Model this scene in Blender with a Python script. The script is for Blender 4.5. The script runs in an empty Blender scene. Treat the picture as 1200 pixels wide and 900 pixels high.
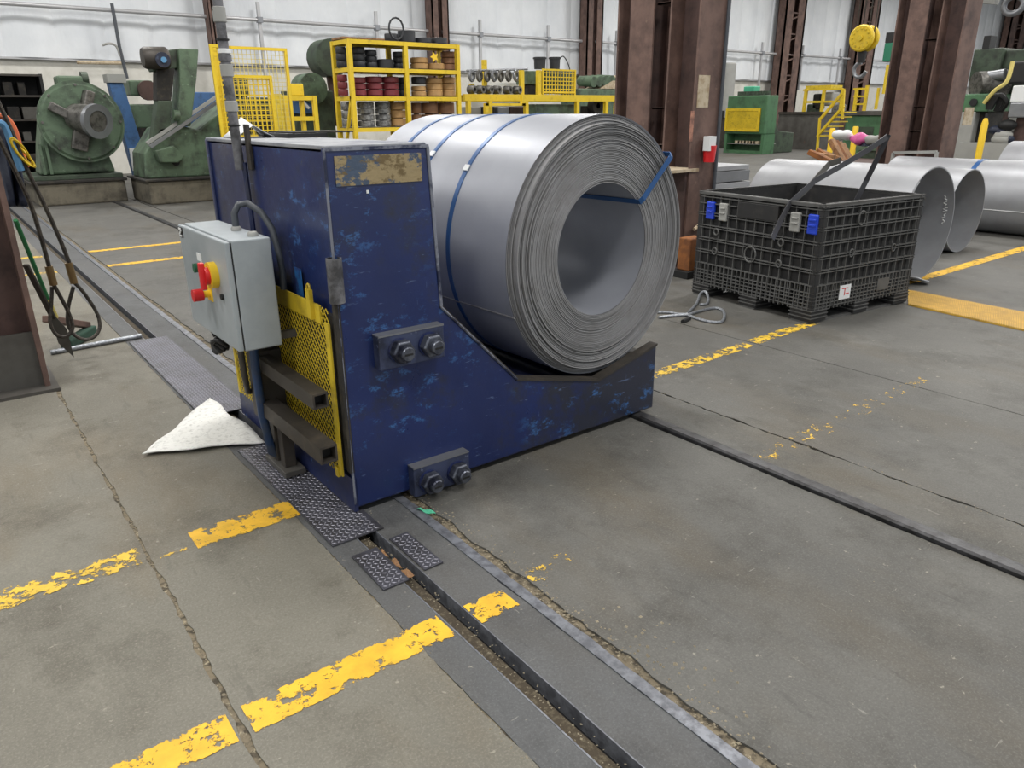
import bpy, bmesh, math, random
from mathutils import Vector, Matrix
random.seed(7)
SC = bpy.context.scene
COL = SC.collection
# ---------------------------------------------------------------- camera
CAM = Vector((-1.14935, -2.59756, 1.6))
RX = Vector((0.79282, -0.609412, -0.007298)); RD = Vector((-0.215549, -0.269179, -0.938659)); RF = Vector((0.570066, 0.745761, -0.344768))
FPX = 866.87
cd = bpy.data.cameras.new('camera'); cam = bpy.data.objects.new('camera', cd); COL.objects.link(cam)
cd.sensor_width = 36; cd.lens = FPX / 1200 * 36; cd.clip_end = 300
cam.matrix_world = Matrix(((RX.x, -RD.x, -RF.x, CAM.x), (RX.y, -RD.y, -RF.y, CAM.y), (RX.z, -RD.z, -RF.z, CAM.z), (0, 0, 0, 1)))
SC.camera = cam
# ---------------------------------------------------------------- world, lights, exposure
w = bpy.data.worlds.new('hall_daylight'); SC.world = w; w.use_nodes = True
w.node_tree.nodes['Background'].inputs[0].default_value = (0.93, 0.97, 1.0, 1)
w.node_tree.nodes['Background'].inputs[1].default_value = 0.75
SC.view_settings.view_transform = 'Standard'; SC.view_settings.look = 'None'
SC.view_settings.gamma = 1; SC.view_settings.use_curve_mapping = False
SC.view_settings.exposure = 0.0
def lamp(x, y, z, sx, sy, power, col=(1, 0.98, 0.95)):
    l = bpy.data.lights.new('high_bay_light', 'AREA'); l.shape = 'RECTANGLE'; l.size = sx; l.size_y = sy
    l.energy = power; l.color = col
    o = bpy.data.objects.new('high_bay_light', l); COL.objects.link(o); o.location = (x, y, z)
for lx in (-5, 2.2, 9.5, 17, 25, 33, 42, 52):
    for ly in (-4, 2.5, 9, 16.5):
        lamp(lx, ly, 8.3, 1.6, 1.6, 330)
# ---------------------------------------------------------------- helpers
def s2l(c):
    c /= 255.0
    return c / 12.92 if c <= 0.04045 else ((c + 0.055) / 1.055) ** 2.4
def RGB(r, g, b): return (s2l(r), s2l(g), s2l(b), 1)
def ray(px, py): return RX * ((px - 600) / FPX) + RD * ((py - 450) / FPX) + RF
def AY(px, py, Y):
    d = ray(px, py); return CAM + d * ((Y - CAM.y) / d.y)
def AX(px, py, X):
    d = ray(px, py); return CAM + d * ((X - CAM.x) / d.x)
def G(px, py, z=0):
    d = ray(px, py); return CAM + d * ((z - CAM.z) / d.z)
class MB:
    def __init__(s): s.v = []; s.f = []
    def add(s, vs, fs, M=None):
        n = len(s.v)
        s.v += [tuple(M @ Vector(p)) if M else tuple(p) for p in vs]
        s.f += [tuple(i + n for i in f) for f in fs]; return s
    def bx(s, x0, y0, z0, x1, y1, z1, M=None):
        return s.add([(x0, y0, z0), (x1, y0, z0), (x1, y1, z0), (x0, y1, z0), (x0, y0, z1), (x1, y0, z1), (x1, y1, z1), (x0, y1, z1)],
                     [(0, 3, 2, 1), (4, 5, 6, 7), (0, 1, 5, 4), (1, 2, 6, 5), (2, 3, 7, 6), (3, 0, 4, 7)], M)
    def box(s, c, d, M=None):
        return s.bx(c[0] - d[0] / 2, c[1] - d[1] / 2, c[2] - d[2] / 2, c[0] + d[0] / 2, c[1] + d[1] / 2, c[2] + d[2] / 2, M)
    def bar(s, p, q, wd, ht=None):           # rectangular bar between two points
        p = Vector(p); q = Vector(q); d = (q - p); L = d.length; d.normalize(); ht = ht or wd
        up = Vector((0, 0, 1)) if abs(d.z) < 0.95 else Vector((0, 1, 0))
        a = d.cross(up).normalized(); b = a.cross(d).normalized()
        M = Matrix(((d.x, a.x, b.x, p.x), (d.y, a.y, b.y, p.y), (d.z, a.z, b.z, p.z), (0, 0, 0, 1)))
        return s.bx(0, -wd / 2, -ht / 2, L, wd / 2, ht / 2, M)
    def cyl(s, p, q, r0, r1=None, n=16):
        return s.lathe([(0, 0), (r0, 0), (r1 if r1 is not None else r0, (Vector(q) - Vector(p)).length), (0, (Vector(q) - Vector(p)).length)], p, Vector(q) - Vector(p), n)
    def lathe(s, prof, p, axis, n=24, wob=None):
        p = Vector(p); d = Vector(axis).normalized()
        up = Vector((0, 0, 1)) if abs(d.z) < 0.9 else Vector((1, 0, 0))
        a = d.cross(up).normalized(); b = a.cross(d).normalized()
        vs = []; fs = []; m = len(prof)
        for k in range(n):
            t = 2 * math.pi * k / n
            for i, (r, h) in enumerate(prof):
                if wob: r = wob(r, t, i)
                vs.append(p + d * h + (a * math.cos(t) + b * math.sin(t)) * r)
        for k in range(n):
            k2 = (k + 1) % n
            for i in range(m - 1): fs.append((k * m + i, k * m + i + 1, k2 * m + i + 1, k2 * m + i))
        return s.add(vs, fs)
    def tube(s, pts, r, n=8, closed=False):
        pts = [Vector(p) for p in pts]; m = len(pts); vs = []; fs = []; prev = None
        for i, p in enumerate(pts):
            if closed: t = pts[(i + 1) % m] - pts[i - 1]
            else: t = pts[min(i + 1, m - 1)] - pts[max(i - 1, 0)]
            t.normalize()
            if prev is None:
                up = Vector((0, 0, 1)) if abs(t.z) < 0.9 else Vector((1, 0, 0)); a = t.cross(up).normalized()
            else: a = (prev - t * prev.dot(t)).normalized()
            prev = a; b = t.cross(a)
            for k in range(n):
                q = 2 * math.pi * k / n; vs.append(p + (a * math.cos(q) + b * math.sin(q)) * r)
        for i in range(m if closed else m - 1):
            j = (i + 1) % m
            for k in range(n):
                k2 = (k + 1) % n; fs.append((i * n + k, i * n + k2, j * n + k2, j * n + k))
        if not closed: fs += [tuple(range(n))[::-1], tuple((m - 1) * n + k for k in range(n))]
        return s.add(vs, fs)
    def prism(s, poly, ax, a, b, M=None):    # polygon in the plane across ax, swept from a to b
        n = len(poly)
        def P(u, v, h): return {'x': (h, u, v), 'y': (u, h, v), 'z': (u, v, h)}[ax]
        vs = [P(u, v, a) for u, v in poly] + [P(u, v, b) for u, v in poly]
        fs = [tuple(range(n)), tuple(range(2 * n - 1, n - 1, -1))] + [(i, i + n, (i + 1) % n + n, (i + 1) % n) for i in range(n)]
        return s.add(vs, fs, M)
    def sheet(s, nu, nv, fn):
        vs = [fn(i / nu, j / nv) for i in range(nu + 1) for j in range(nv + 1)]
        return s.add(vs, [(i * (nv + 1) + j, (i + 1) * (nv + 1) + j, (i + 1) * (nv + 1) + j + 1, i * (nv + 1) + j + 1) for i in range(nu) for j in range(nv)])
    def ball(s, c, r, n=10, sc=(1, 1, 1)):
        c = Vector(c); vs = []; fs = []
        for i in range(n + 1):
            t = math.pi * i / n
            for k in range(n):
                q = 2 * math.pi * k / n
                vs.append(c + Vector((math.sin(t) * math.cos(q) * r * sc[0], math.sin(t) * math.sin(q) * r * sc[1], math.cos(t) * r * sc[2])))
        for i in range(n):
            for k in range(n): fs.append((i * n + k, (i + 1) * n + k, (i + 1) * n + (k + 1) % n, i * n + (k + 1) % n))
        return s.add(vs, fs)
    def build(s, name, mat, parent=None, smooth=False, bevel=0, seg=2, recalc=True, solid=0):
        off = Vector((0, 0, 0)); p = parent
        while p: off += p.location; p = p.parent
        me = bpy.data.meshes.new(name); me.from_pydata([Vector(q) - off for q in s.v], [], s.f)
        if recalc:
            bm = bmesh.new(); bm.from_mesh(me)
            bmesh.ops.remove_doubles(bm, verts=bm.verts, dist=1e-6)
            bmesh.ops.recalc_face_normals(bm, faces=bm.faces); bm.to_mesh(me); bm.free()
        me.materials.append(mat)
        if smooth:
            me.polygons.foreach_set('use_smooth', [True] * len(me.polygons)); me.set_sharp_from_angle(angle=math.radians(38))
        o = bpy.data.objects.new(name, me); COL.objects.link(o); o.parent = parent
        if solid:
            md = o.modifiers.new('thickness', 'SOLIDIFY'); md.thickness = solid; md.offset = 0
        if bevel:
            md = o.modifiers.new('edge', 'BEVEL'); md.width = bevel; md.segments = seg; md.limit_method = 'ANGLE'; md.angle_limit = math.radians(40)
        return o
def root(name, loc, label, cat, group=None):
    o = bpy.data.objects.new(name, None); COL.objects.link(o); o.location = loc; o.empty_display_size = 0.1
    return tag(o, label, cat, group)
def tag(o, label, cat, group=None):
    o['label'] = label; o['category'] = cat
    if group: o['group'] = group
    return o
def struct(o, kind='structure'):
    o['kind'] = kind; return o
def copy_tree(o, parent=None):
    c = o.copy(); COL.objects.link(c); c.parent = parent
    for ch in list(o.children): copy_tree(ch, c)
    return c
# ---------------------------------------------------------------- materials
def nodes(name):
    m = bpy.data.materials.new(name); m.use_nodes = True; nt = m.node_tree
    return m, nt, nt.nodes['Principled BSDF']
def N(nt, typ, **kw):
    n = nt.nodes.new(typ)
    for k, v in kw.items():
        if k.startswith('i_'): n.inputs[k[2:].replace('_', ' ')].default_value = v
        else: setattr(n, k, v)
    return n
def coord(nt, kind='Object', scale=(1, 1, 1), rot=(0, 0, 0)):
    tc = N(nt, 'ShaderNodeTexCoord'); mp = N(nt, 'ShaderNodeMapping')
    mp.inputs['Scale'].default_value = scale; mp.inputs['Rotation'].default_value = rot
    nt.links.new(tc.outputs[kind], mp.inputs[0]); return mp.outputs[0]
def world_pos(nt, scale=(1, 1, 1), rot=(0, 0, 0)):
    ge = N(nt, 'ShaderNodeNewGeometry'); mp = N(nt, 'ShaderNodeMapping')
    mp.inputs['Scale'].default_value = scale; mp.inputs['Rotation'].default_value = rot
    nt.links.new(ge.outputs['Position'], mp.inputs[0]); return mp.outputs[0]
def noise(nt, vec, scale, detail=4, rough=0.55, lo=None, hi=None):
    n = N(nt, 'ShaderNodeTexNoise'); n.inputs['Scale'].default_value = scale; n.inputs['Detail'].default_value = detail; n.inputs['Roughness'].default_value = rough
    nt.links.new(vec, n.inputs['Vector'])
    if lo is None: return n.outputs[0]
    r = N(nt, 'ShaderNodeMapRange'); r.inputs[1].default_value = lo; r.inputs[2].default_value = hi
    nt.links.new(n.outputs[0], r.inputs[0]); return r.outputs[0]
def mix(nt, fac, a, b):
    n = N(nt, 'ShaderNodeMix'); n.data_type = 'RGBA'
    if isinstance(fac, (int, float)): n.inputs[0].default_value = fac
    else: nt.links.new(fac, n.inputs[0])
    for s, x in ((6, a), (7, b)):
        if isinstance(x, tuple): n.inputs[s].default_value = x
        else: nt.links.new(x, n.inputs[s])
    return n.outputs[2]
def mul(nt, a, b):
    n = N(nt, 'ShaderNodeMath'); n.operation = 'MULTIPLY'
    for s, x in ((0, a), (1, b)):
        if isinstance(x, (int, float)): n.inputs[s].default_value = x
        else: nt.links.new(x, n.inputs[s])
    return n.outputs[0]
def bump(nt, bs, h, strength=0.3, dist=0.01):
    b = N(nt, 'ShaderNodeBump'); b.inputs['Strength'].default_value = strength; b.inputs['Distance'].default_value = dist
    nt.links.new(h, b.inputs['Height']); nt.links.new(b.outputs[0], bs.inputs['Normal'])
def mk(name, c, rough=0.5, metal=0.0, c2=None, sc=6, lo=0.45, hi=0.7, var=0.12, bmp=0.0, c3=None, sc3=20, lo3=0.6, hi3=0.66):
    m, nt, bs = nodes(name); v = coord(nt)
    d = tuple(x * (1 - var) for x in c[:3]) + (1,); l = tuple(min(1, x * (1 + var)) for x in c[:3]) + (1,)
    col = mix(nt, noise(nt, v, 2.3, 5, 0.6, 0.3, 0.7), d, l)
    if c2: col = mix(nt, noise(nt, v, sc, 6, 0.65, lo, hi), col, c2)
    if c3: col = mix(nt, noise(nt, v, sc3, 5, 0.6, lo3, hi3), col, c3)
    nt.links.new(col, bs.inputs['Base Color']); bs.inputs['Roughness'].default_value = rough; bs.inputs['Metallic'].default_value = metal
    if bmp: bump(nt, bs, noise(nt, v, 30, 5), bmp)
    return m
def concrete(name, a, b, stain, warm):
    m, nt, bs = nodes(name); v = world_pos(nt)
    k = lambda c, f: tuple(x * f for x in c[:3]) + (1,)
    col = mix(nt, noise(nt, v, 0.7, 7, 0.65, 0.36, 0.64), a, b)
    col = mix(nt, mul(nt, noise(nt, world_pos(nt, (1.3, .5, 1)), 1.1, 5, 0.6, 0.5, 0.72), 0.75), col, warm)        # brown tracked-in dirt
    col = mix(nt, mul(nt, noise(nt, v, 2.1, 7, 0.72, 0.50, 0.68), 0.75), col, stain)                                 # dark stains
    col = mix(nt, mul(nt, noise(nt, world_pos(nt, (1, .6, 1), (0, 0, .5)), 3.3, 9, 0.8, 0.52, 0.72), 0.45), col, k(b, 1.45))   # scuffed pale areas
    col = mix(nt, mul(nt, noise(nt, v, 70, 4, 0.8, 0.45, 0.72), 0.35), col, k(a, 0.5))
    col = mix(nt, mul(nt, noise(nt, v, 130, 3, 0.7, 0.5, 0.72), 0.45), col, k(b, 1.6))
    col = mix(nt, mul(nt, noise(nt, v, 24, 3, 0.6, 0.68, 0.73), 0.6), col, RGB(158, 153, 140))
    sp = noise(nt, world_pos(nt, (4, 26, 1), (0, 0, 0.6)), 1.6, 5, 0.6, 0.685, 0.71)
    sp2 = noise(nt, world_pos(nt, (22, 4, 1), (0, 0, 0.3)), 1.4, 5, 0.6, 0.69, 0.715)
    col = mix(nt, mul(nt, sp, 0.4), col, RGB(160, 157, 148)); col = mix(nt, mul(nt, sp2, 0.35), col, RGB(160, 157, 148))
    col = mix(nt, mul(nt, noise(nt, world_pos(nt, (9, 1.4, 1), (0, 0, 0.08)), 1.8, 4, 0.6, 0.64, 0.70), 0.3), col, k(a, .55))
    nt.links.new(col, bs.inputs['Base Color'])
    bs.inputs['Roughness'].default_value = 0.68; bs.inputs['Specular IOR Level'].default_value = 0.38
    bump(nt, bs, noise(nt, v, 45, 6, 0.7), 0.3, 0.006)
    return m
def paint_worn(name, c, lo, hi, sc=14, edge=0.10):
    m, nt, bs = nodes(name); v = world_pos(nt)
    nt.links.new(mix(nt, noise(nt, v, 9, 5, 0.6, 0.35, 0.75), c, tuple(x * 0.66 for x in c[:3]) + (1,)), bs.inputs['Base Color'])
    bs.inputs['Roughness'].default_value = 0.6
    def M2(op, x, y):
        n = N(nt, 'ShaderNodeMath'); n.operation = op
        for k, q in ((0, x), (1, y)):
            if isinstance(q, (int, float)): n.inputs[k].default_value = q
            else: nt.links.new(q, n.inputs[k])
        return n.outputs[0]
    tc = N(nt, 'ShaderNodeTexCoord'); sx = N(nt, 'ShaderNodeSeparateXYZ'); nt.links.new(tc.outputs['Generated'], sx.inputs[0])
    e = M2('POWER', M2('MULTIPLY', M2('ABSOLUTE', M2('SUBTRACT', sx.outputs[1], 0.5), 0), 2.0), 6.0)      # paint is thinner along its edges
    nn = M2('ADD', noise(nt, v, sc, 8, 0.75), M2('MULTIPLY', e, edge))
    nn = M2('ADD', nn, M2('MULTIPLY', noise(nt, v, 2.2, 3), 0.12))
    r = N(nt, 'ShaderNodeMapRange'); r.inputs[1].default_value = lo + .06; r.inputs[2].default_value = hi + .06; nt.links.new(nn, r.inputs[0])
    tr = N(nt, 'ShaderNodeBsdfTransparent'); mx = N(nt, 'ShaderNodeMixShader')
    nt.links.new(r.outputs[0], mx.inputs[0]); nt.links.new(bs.outputs[0], mx.inputs[1]); nt.links.new(tr.outputs[0], mx.inputs[2])
    nt.links.new(mx.outputs[0], nt.nodes['Material Output'].inputs[0]); return m
M = {}
M['floor_l'] = concrete('concrete_tan', RGB(103, 100, 91), RGB(120, 117, 107), RGB(77, 72, 62), RGB(108, 96, 76))
M['floor_r'] = concrete('concrete_grey', RGB(82, 81, 78), RGB(98, 97, 93), RGB(64, 62, 57), RGB(86, 78, 64))
M['floor_s'] = concrete('smooth_strip', RGB(80, 81, 82), RGB(92, 93, 94), RGB(66, 66, 66), RGB(80, 77, 72))
M['rough'] = mk('broken_concrete', RGB(86, 80, 70), 0.95, 0, RGB(48, 44, 38), 18, 0.4, 0.6, 0.3, 0.8)
M['crumbly'] = mk('crumbled_joint_filler', RGB(116, 106, 88), 0.95, 0, RGB(62, 56, 46), 30, 0.45, 0.6, 0.25, 0.8, RGB(150, 140, 118), 55, .58, .64)
M['silt'] = mk('slot_silt', RGB(64, 56, 44), 0.95, 0, RGB(92, 84, 68), 60, 0.5, 0.65, 0.25, 0.8)
M['grip'] = mk('antislip_yellow', RGB(206, 164, 62), 0.6, 0, RGB(166, 132, 56), 10, .45, .65, .1)
M['grip_d'] = mk('antislip_rib_yellow', RGB(176, 138, 48), 0.6, 0, None, var=.15)
M['steel_edge'] = mk('worn_steel_edge', RGB(128, 131, 138), 0.4, 0.4, RGB(96, 98, 104), 22, 0.4, 0.6, 0.2, 0.2)
M['rail'] = mk('rail_steel', RGB(74, 74, 76), 0.4, 0.5, RGB(36, 34, 33), 12, 0.42, 0.7, 0.2, 0.2)
M['dark'] = mk('dark_grime_and_shade', RGB(38, 36, 34), 0.8, 0, RGB(66, 60, 50), 9, 0.5, 0.7, 0.3, 0.4)  # grime colour, also used as painted shade behind the mesh guards
M['black'] = mk('black_rubber', RGB(24, 24, 25), 0.6, 0, None, var=0.3)
M['yellow_line'] = paint_worn('yellow_floor_paint', RGB(232, 182, 44), 0.555, 0.575, 16)
M['yellow_faded'] = paint_worn('faded_yellow_floor_paint', RGB(228, 188, 60), 0.495, 0.52, 16)
M['yellow_trace'] = paint_worn('yellow_paint_traces', RGB(222, 182, 66), 0.41, 0.44, 15)
M['tread'] = mk('tread_plate', RGB(84, 84, 92), 0.42, 0.45, RGB(60, 58, 58), 7, 0.45, 0.65, 0.2)
M['tread_lug'] = mk('tread_lug_steel', RGB(140, 140, 150), 0.45, 0.45, None, var=0.2)
def blue_paint():
    m, nt, bs = nodes('scuffed_blue_paint'); v = coord(nt)
    col = mix(nt, noise(nt, v, 1.6, 4, 0.5, 0.3, 0.7), RGB(20, 33, 76), RGB(28, 45, 98))
    tc = N(nt, 'ShaderNodeTexCoord'); sx = N(nt, 'ShaderNodeSeparateXYZ'); nt.links.new(tc.outputs['Object'], sx.inputs[0])
    ra = N(nt, 'ShaderNodeMapRange'); ra.inputs[1].default_value = -.3; ra.inputs[2].default_value = .95; ra.inputs[3].default_value = 0; ra.inputs[4].default_value = .30; nt.links.new(sx.outputs[0], ra.inputs[0])
    ad = N(nt, 'ShaderNodeMath'); nt.links.new(noise(nt, v, 3.0, 9, 0.75), ad.inputs[0]); nt.links.new(ra.outputs[0], ad.inputs[1])
    rb = N(nt, 'ShaderNodeMapRange'); rb.inputs[1].default_value = .54; rb.inputs[2].default_value = .70; nt.links.new(ad.outputs[0], rb.inputs[0])
    col = mix(nt, mul(nt, rb.outputs[0], 0.85), col, RGB(38, 40, 46))                                              # black grime, heavier at the cradle end
    ch = noise(nt, v, 2.0, 2, 0.5, 0.42, 0.62)
    chip = mul(nt, noise(nt, coord(nt, scale=(1.0, 1, 1.7), rot=(0, .8, 0)), 8, 10, 0.8, 0.56, 0.62), ch)
    col = mix(nt, mul(nt, chip, 0.8), col, RGB(58, 106, 164))                                                      # light blue chips
    col = mix(nt, noise(nt, v, 5.5, 9, 0.78, 0.66, 0.68), col, RGB(84, 82, 70))                                    # bare metal
    scr = noise(nt, coord(nt, scale=(9, 9, 60), rot=(0, .75, 0)), 1.0, 5, 0.65, 0.66, 0.70)
    scr2 = noise(nt, coord(nt, scale=(60, 60, 8), rot=(0, .35, 0)), 1.0, 5, 0.65, 0.67, 0.71)
    col = mix(nt, mul(nt, scr, 0.5), col, RGB(104, 124, 164)); col = mix(nt, mul(nt, scr2, 0.4), col, RGB(104, 124, 164))
    nt.links.new(col, bs.inputs['Base Color'])
    nt.links.new(noise(nt, v, 6, 5, 0.6, -0.2, 1.7), bs.inputs['Roughness'])
    bs.inputs['Coat Weight'].default_value = 0.3; bs.inputs['Coat Roughness'].default_value = 0.22
    bump(nt, bs, noise(nt, v, 14, 6, 0.7), 0.15, 0.01); return m
M['blue'] = blue_paint()
M['blue_dark'] = mk('dark_blue_paint', RGB(28, 38, 78), 0.5, 0, RGB(60, 60, 62), 6, 0.5, 0.72, 0.2, 0.1, RGB(72, 112, 170), 16, .66, .7)
M['dust'] = mk('dusty_grey_top', RGB(150, 152, 156), 0.7, 0, RGB(92, 96, 110), 5, 0.45, 0.7, 0.1)
M['edge_wear'] = mk('worn_weld_edge', RGB(128, 132, 144), 0.5, 0.2, RGB(40, 46, 70), 9, 0.45, 0.58, 0.2)
def residue():
    m, nt, bs = nodes('torn_label_residue'); v = coord(nt, scale=(1, 1, 1.4))
    col = mix(nt, noise(nt, v, 6, 8, 0.7, 0.46, 0.49), RGB(70, 84, 104), RGB(150, 134, 100))
    col = mix(nt, noise(nt, v, 18, 6, 0.7, 0.52, 0.6), col, RGB(108, 92, 62))
    nt.links.new(col, bs.inputs['Base Color']); bs.inputs['Roughness'].default_value = 0.8; bump(nt, bs, noise(nt, v, 20, 6), 0.6, 0.01); return m
M['residue'] = residue()
M['steel'] = mk('grey_steel', RGB(132, 134, 138), 0.4, 0.6, None, var=0.15)
M['bolt'] = mk('oily_bolt_steel', RGB(104, 108, 118), 0.35, 0.7, RGB(50, 52, 66), 16, 0.42, 0.62, 0.2)
M['coil'] = mk('pickled_sheet_steel', RGB(158, 161, 169), 0.38, 0.25, RGB(148, 151, 160), 3, 0.3, 0.7, 0.05)
M['coil_face'] = mk('coil_edge_steel', RGB(148, 148, 150), 0.5, 0.2, RGB(132, 131, 131), 9, 0.4, 0.7, 0.12)
M['roll'] = mk('pale_sheet_steel', RGB(164, 166, 170), 0.42, 0.4, RGB(150, 151, 155), 3, 0.3, 0.7, 0.06)
M['strap_blue'] = mk('blue_steel_strap', RGB(42, 84, 136), 0.35, 0.3, None, var=0.15)
M['white'] = mk('white_plastic', RGB(222, 224, 224), 0.5, 0, None, var=0.03)
M['cloth'] = mk('white_absorbent_cloth', RGB(226, 226, 222), 0.95, 0, RGB(190, 190, 186), 40, 0.5, 0.7, 0.04, 0.6)
M['box_grey'] = mk('light_grey_enamel', RGB(160, 167, 171), 0.42, 0, RGB(140, 148, 152), 3, 0.4, 0.7, 0.04)
M['red'] = mk('red_plastic', RGB(206, 34, 38), 0.4, 0, None, var=0.05)
M['yellow_sw'] = mk('yellow_plastic', RGB(236, 196, 44), 0.45, 0, None, var=0.05)
M['green_b'] = mk('green_plastic', RGB(36, 92, 66), 0.4, 0, None, var=0.05)
M['yellow'] = mk('yellow_enamel', RGB(220, 188, 36), 0.5, 0, RGB(176, 148, 40), 8, 0.55, 0.75, 0.1)
M['yellow_mesh'] = mk('yellow_mesh_paint', RGB(214, 186, 44), 0.55, 0, RGB(150, 128, 40), 9, 0.5, 0.75, 0.12)
M['yellow_pale'] = mk('pale_yellow_wire', RGB(206, 190, 110), 0.6, 0, None, var=0.1)
M['tube_steel'] = mk('black_tube_steel', RGB(66, 62, 58), 0.5, 0.4, RGB(92, 84, 74), 7, 0.5, 0.75, 0.2)
M['cable'] = mk('grey_conduit', RGB(70, 74, 80), 0.5, 0, None, var=0.1)
M['conduit_blue'] = mk('blue_conduit', RGB(40, 62, 96), 0.5, 0, RGB(70, 76, 84), 10, .5, .7, 0.1)
M['wrap'] = mk('grey_tape_wrap', RGB(112, 112, 116), 0.55, 0, RGB(58, 58, 60), 12, 0.42, 0.62, 0.2, 0.4)
M['crate'] = mk('black_plastic_lit', RGB(86, 86, 85), 0.45, 0, RGB(60, 59, 57), 10, 0.5, 0.8, 0.2)  # bin plastic made paler, so ribs and rim look lit
M['crate_shaded'] = mk('black_plastic_shaded', RGB(33, 33, 34), 0.7, 0, RGB(52, 50, 48), 8, 0.5, 0.75, 0.2)  # same bin plastic made darker, shade between the ribs put into colour
M['latch_blue'] = mk('blue_latch_plastic', RGB(34, 66, 190), 0.4, 0, None, var=0.05)
M['latch_grey'] = mk('pale_grey_latch', RGB(150, 150, 146), 0.55, 0, None, var=0.08)
M['strap_black'] = mk('black_strapping', RGB(60, 60, 64), 0.4, 0.2, None, var=0.2)
M['rust'] = mk('rust_brown_primer', RGB(112, 88, 79), 0.7, 0, RGB(66, 50, 46), 3, 0.4, 0.7, 0.14, 0.15, RGB(118, 96, 84), 14, .64, .72)
M['rust_d'] = mk('dark_and_shaded_rust_primer', RGB(80, 60, 55), 0.75, 0, RGB(48, 36, 34), 4, 0.45, 0.7, 0.14, 0.15)  # dark rust brown; on column webs it paints in the recess shade
M['rust_o'] = mk('orange_rust', RGB(142, 88, 44), 0.85, 0, RGB(92, 56, 34), 6, 0.42, 0.65, 0.2, 0.3)
M['tan_paint'] = mk('bare_tan_patch', RGB(190, 176, 152), 0.8, 0, RGB(160, 140, 112), 12, 0.45, 0.65, 0.1)
M['salmon'] = mk('salmon_patch', RGB(176, 126, 106), 0.8, 0, RGB(130, 94, 82), 12, 0.45, 0.6, 0.15)
M['wire'] = mk('oily_wire_rope', RGB(52, 48, 44), 0.5, 0.4, RGB(76, 70, 62), 40, 0.45, 0.6, 0.2)
M['brass'] = mk('brass_ferrule', RGB(122, 100, 66), 0.45, 0.6, None, var=0.2)
M['galv'] = mk('galvanised_rope', RGB(168, 172, 178), 0.4, 0.5, RGB(120, 124, 130), 60, 0.4, 0.6, 0.1)
M['handle_green'] = mk('green_handle', RGB(28, 112, 62), 0.45, 0, None, var=0.1)
M['bristle'] = mk('dark_green_bristle', RGB(38, 66, 54), 0.9, 0, None, var=0.3)
M['green'] = mk('machine_green', RGB(88, 108, 86), 0.5, 0, RGB(50, 56, 48), 3, 0.46, 0.66, 0.12, 0.1, RGB(128, 150, 126), 11, .64, .74)
M['green_d'] = mk('dark_machine_green', RGB(62, 76, 60), 0.55, 0, RGB(38, 40, 36), 4, 0.45, 0.7, 0.15)
M['green_r'] = mk('press_green', RGB(72, 112, 78), 0.5, 0, RGB(56, 82, 60), 3, 0.5, 0.7, 0.1)
M['teal'] = mk('teal_green_paint', RGB(30, 112, 84), 0.5, 0, None, var=0.1)
M['blue_m'] = mk('mid_blue_paint', RGB(62, 100, 148), 0.5, 0, RGB(48, 70, 100), 5, 0.5, 0.7, 0.1)
M['plinth'] = mk('oily_concrete_plinth', RGB(112, 106, 92), 0.85, 0, RGB(64, 60, 52), 2.2, 0.42, 0.65, 0.15, 0.3)
M['chuck'] = mk('chuck_steel', RGB(112, 110, 106), 0.45, 0.6, RGB(64, 62, 60), 9, 0.45, 0.65, 0.2)
M['reel_black'] = mk('black_wire_reel', RGB(44, 46, 50), 0.5, 0.1, None, var=0.25)
M['reel_red'] = mk('maroon_wire_reel', RGB(122, 50, 56), 0.5, 0.1, None, var=0.2)
M['reel_tan'] = mk('tan_wire_coil', RGB(176, 138, 88), 0.6, 0, None, var=0.2)
M['reel_brown'] = mk('brown_wire_coil', RGB(134, 96, 66), 0.6, 0, None, var=0.2)
M['reel_grey'] = mk('grey_wire_reel', RGB(150, 150, 148), 0.45, 0.4, RGB(96, 96, 96), 14, 0.4, 0.6, 0.2)
M['insul'] = None
def insulation():
    m, nt, bs = nodes('white_wall_insulation'); v = world_pos(nt)
    col = mix(nt, noise(nt, v, 0.7, 4, 0.6, 0.3, 0.7), RGB(210, 214, 219), RGB(228, 231, 234))
    col = mix(nt, mul(nt, noise(nt, world_pos(nt, (1, 1, .25)), 2.0, 5, 0.6, 0.6, 0.8), 0.3), col, RGB(192, 197, 203))
    nt.links.new(col, bs.inputs['Base Color']); bs.inputs['Roughness'].default_value = 0.55
    bump(nt, bs, noise(nt, world_pos(nt, (1.4, 1, .5)), 1.6, 4, 0.5), 0.5, 0.12); return m
M['insul'] = insulation()
M['lower_wall'] = mk('cream_liner_panel', RGB(214, 212, 204), 0.7, 0, RGB(198, 196, 186), 3, 0.45, 0.7, 0.04)
M['pipe'] = mk('pale_handrail_pipe', RGB(178, 178, 180), 0.4, 0.3, None, var=0.08)
M['ceil'] = mk('pale_roof_liner', RGB(206, 204, 198), 0.8, 0, None, var=0.04)
M['wood'] = mk('raw_wood', RGB(150, 112, 76), 0.75, 0, RGB(112, 80, 54), 8, 0.45, 0.65, 0.2)
M['pink'] = mk('pink_film', RGB(204, 92, 150), 0.4, 0, None, var=0.1)
M['navy'] = mk('navy_bag', RGB(30, 36, 54), 0.6, 0, RGB(70, 80, 100), 14, .55, .7, 0.3)
M['sky_blue'] = mk('sky_blue_web', RGB(90, 140, 180), 0.7, 0, None, var=0.1)
M['orange'] = mk('orange_web', RGB(206, 104, 62), 0.7, 0, None, var=0.1)
M['tape_green'] = mk('mint_green_tape', RGB(78, 176, 140), 0.6, 0, None, var=0.1)
M['graphite'] = mk('graphite_steel_plate', RGB(92, 90, 86), 0.55, 0.3, RGB(70, 66, 62), 2, 0.4, 0.7, 0.15, 0, RGB(112, 70, 58), 1.3, .66, .74)
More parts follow.
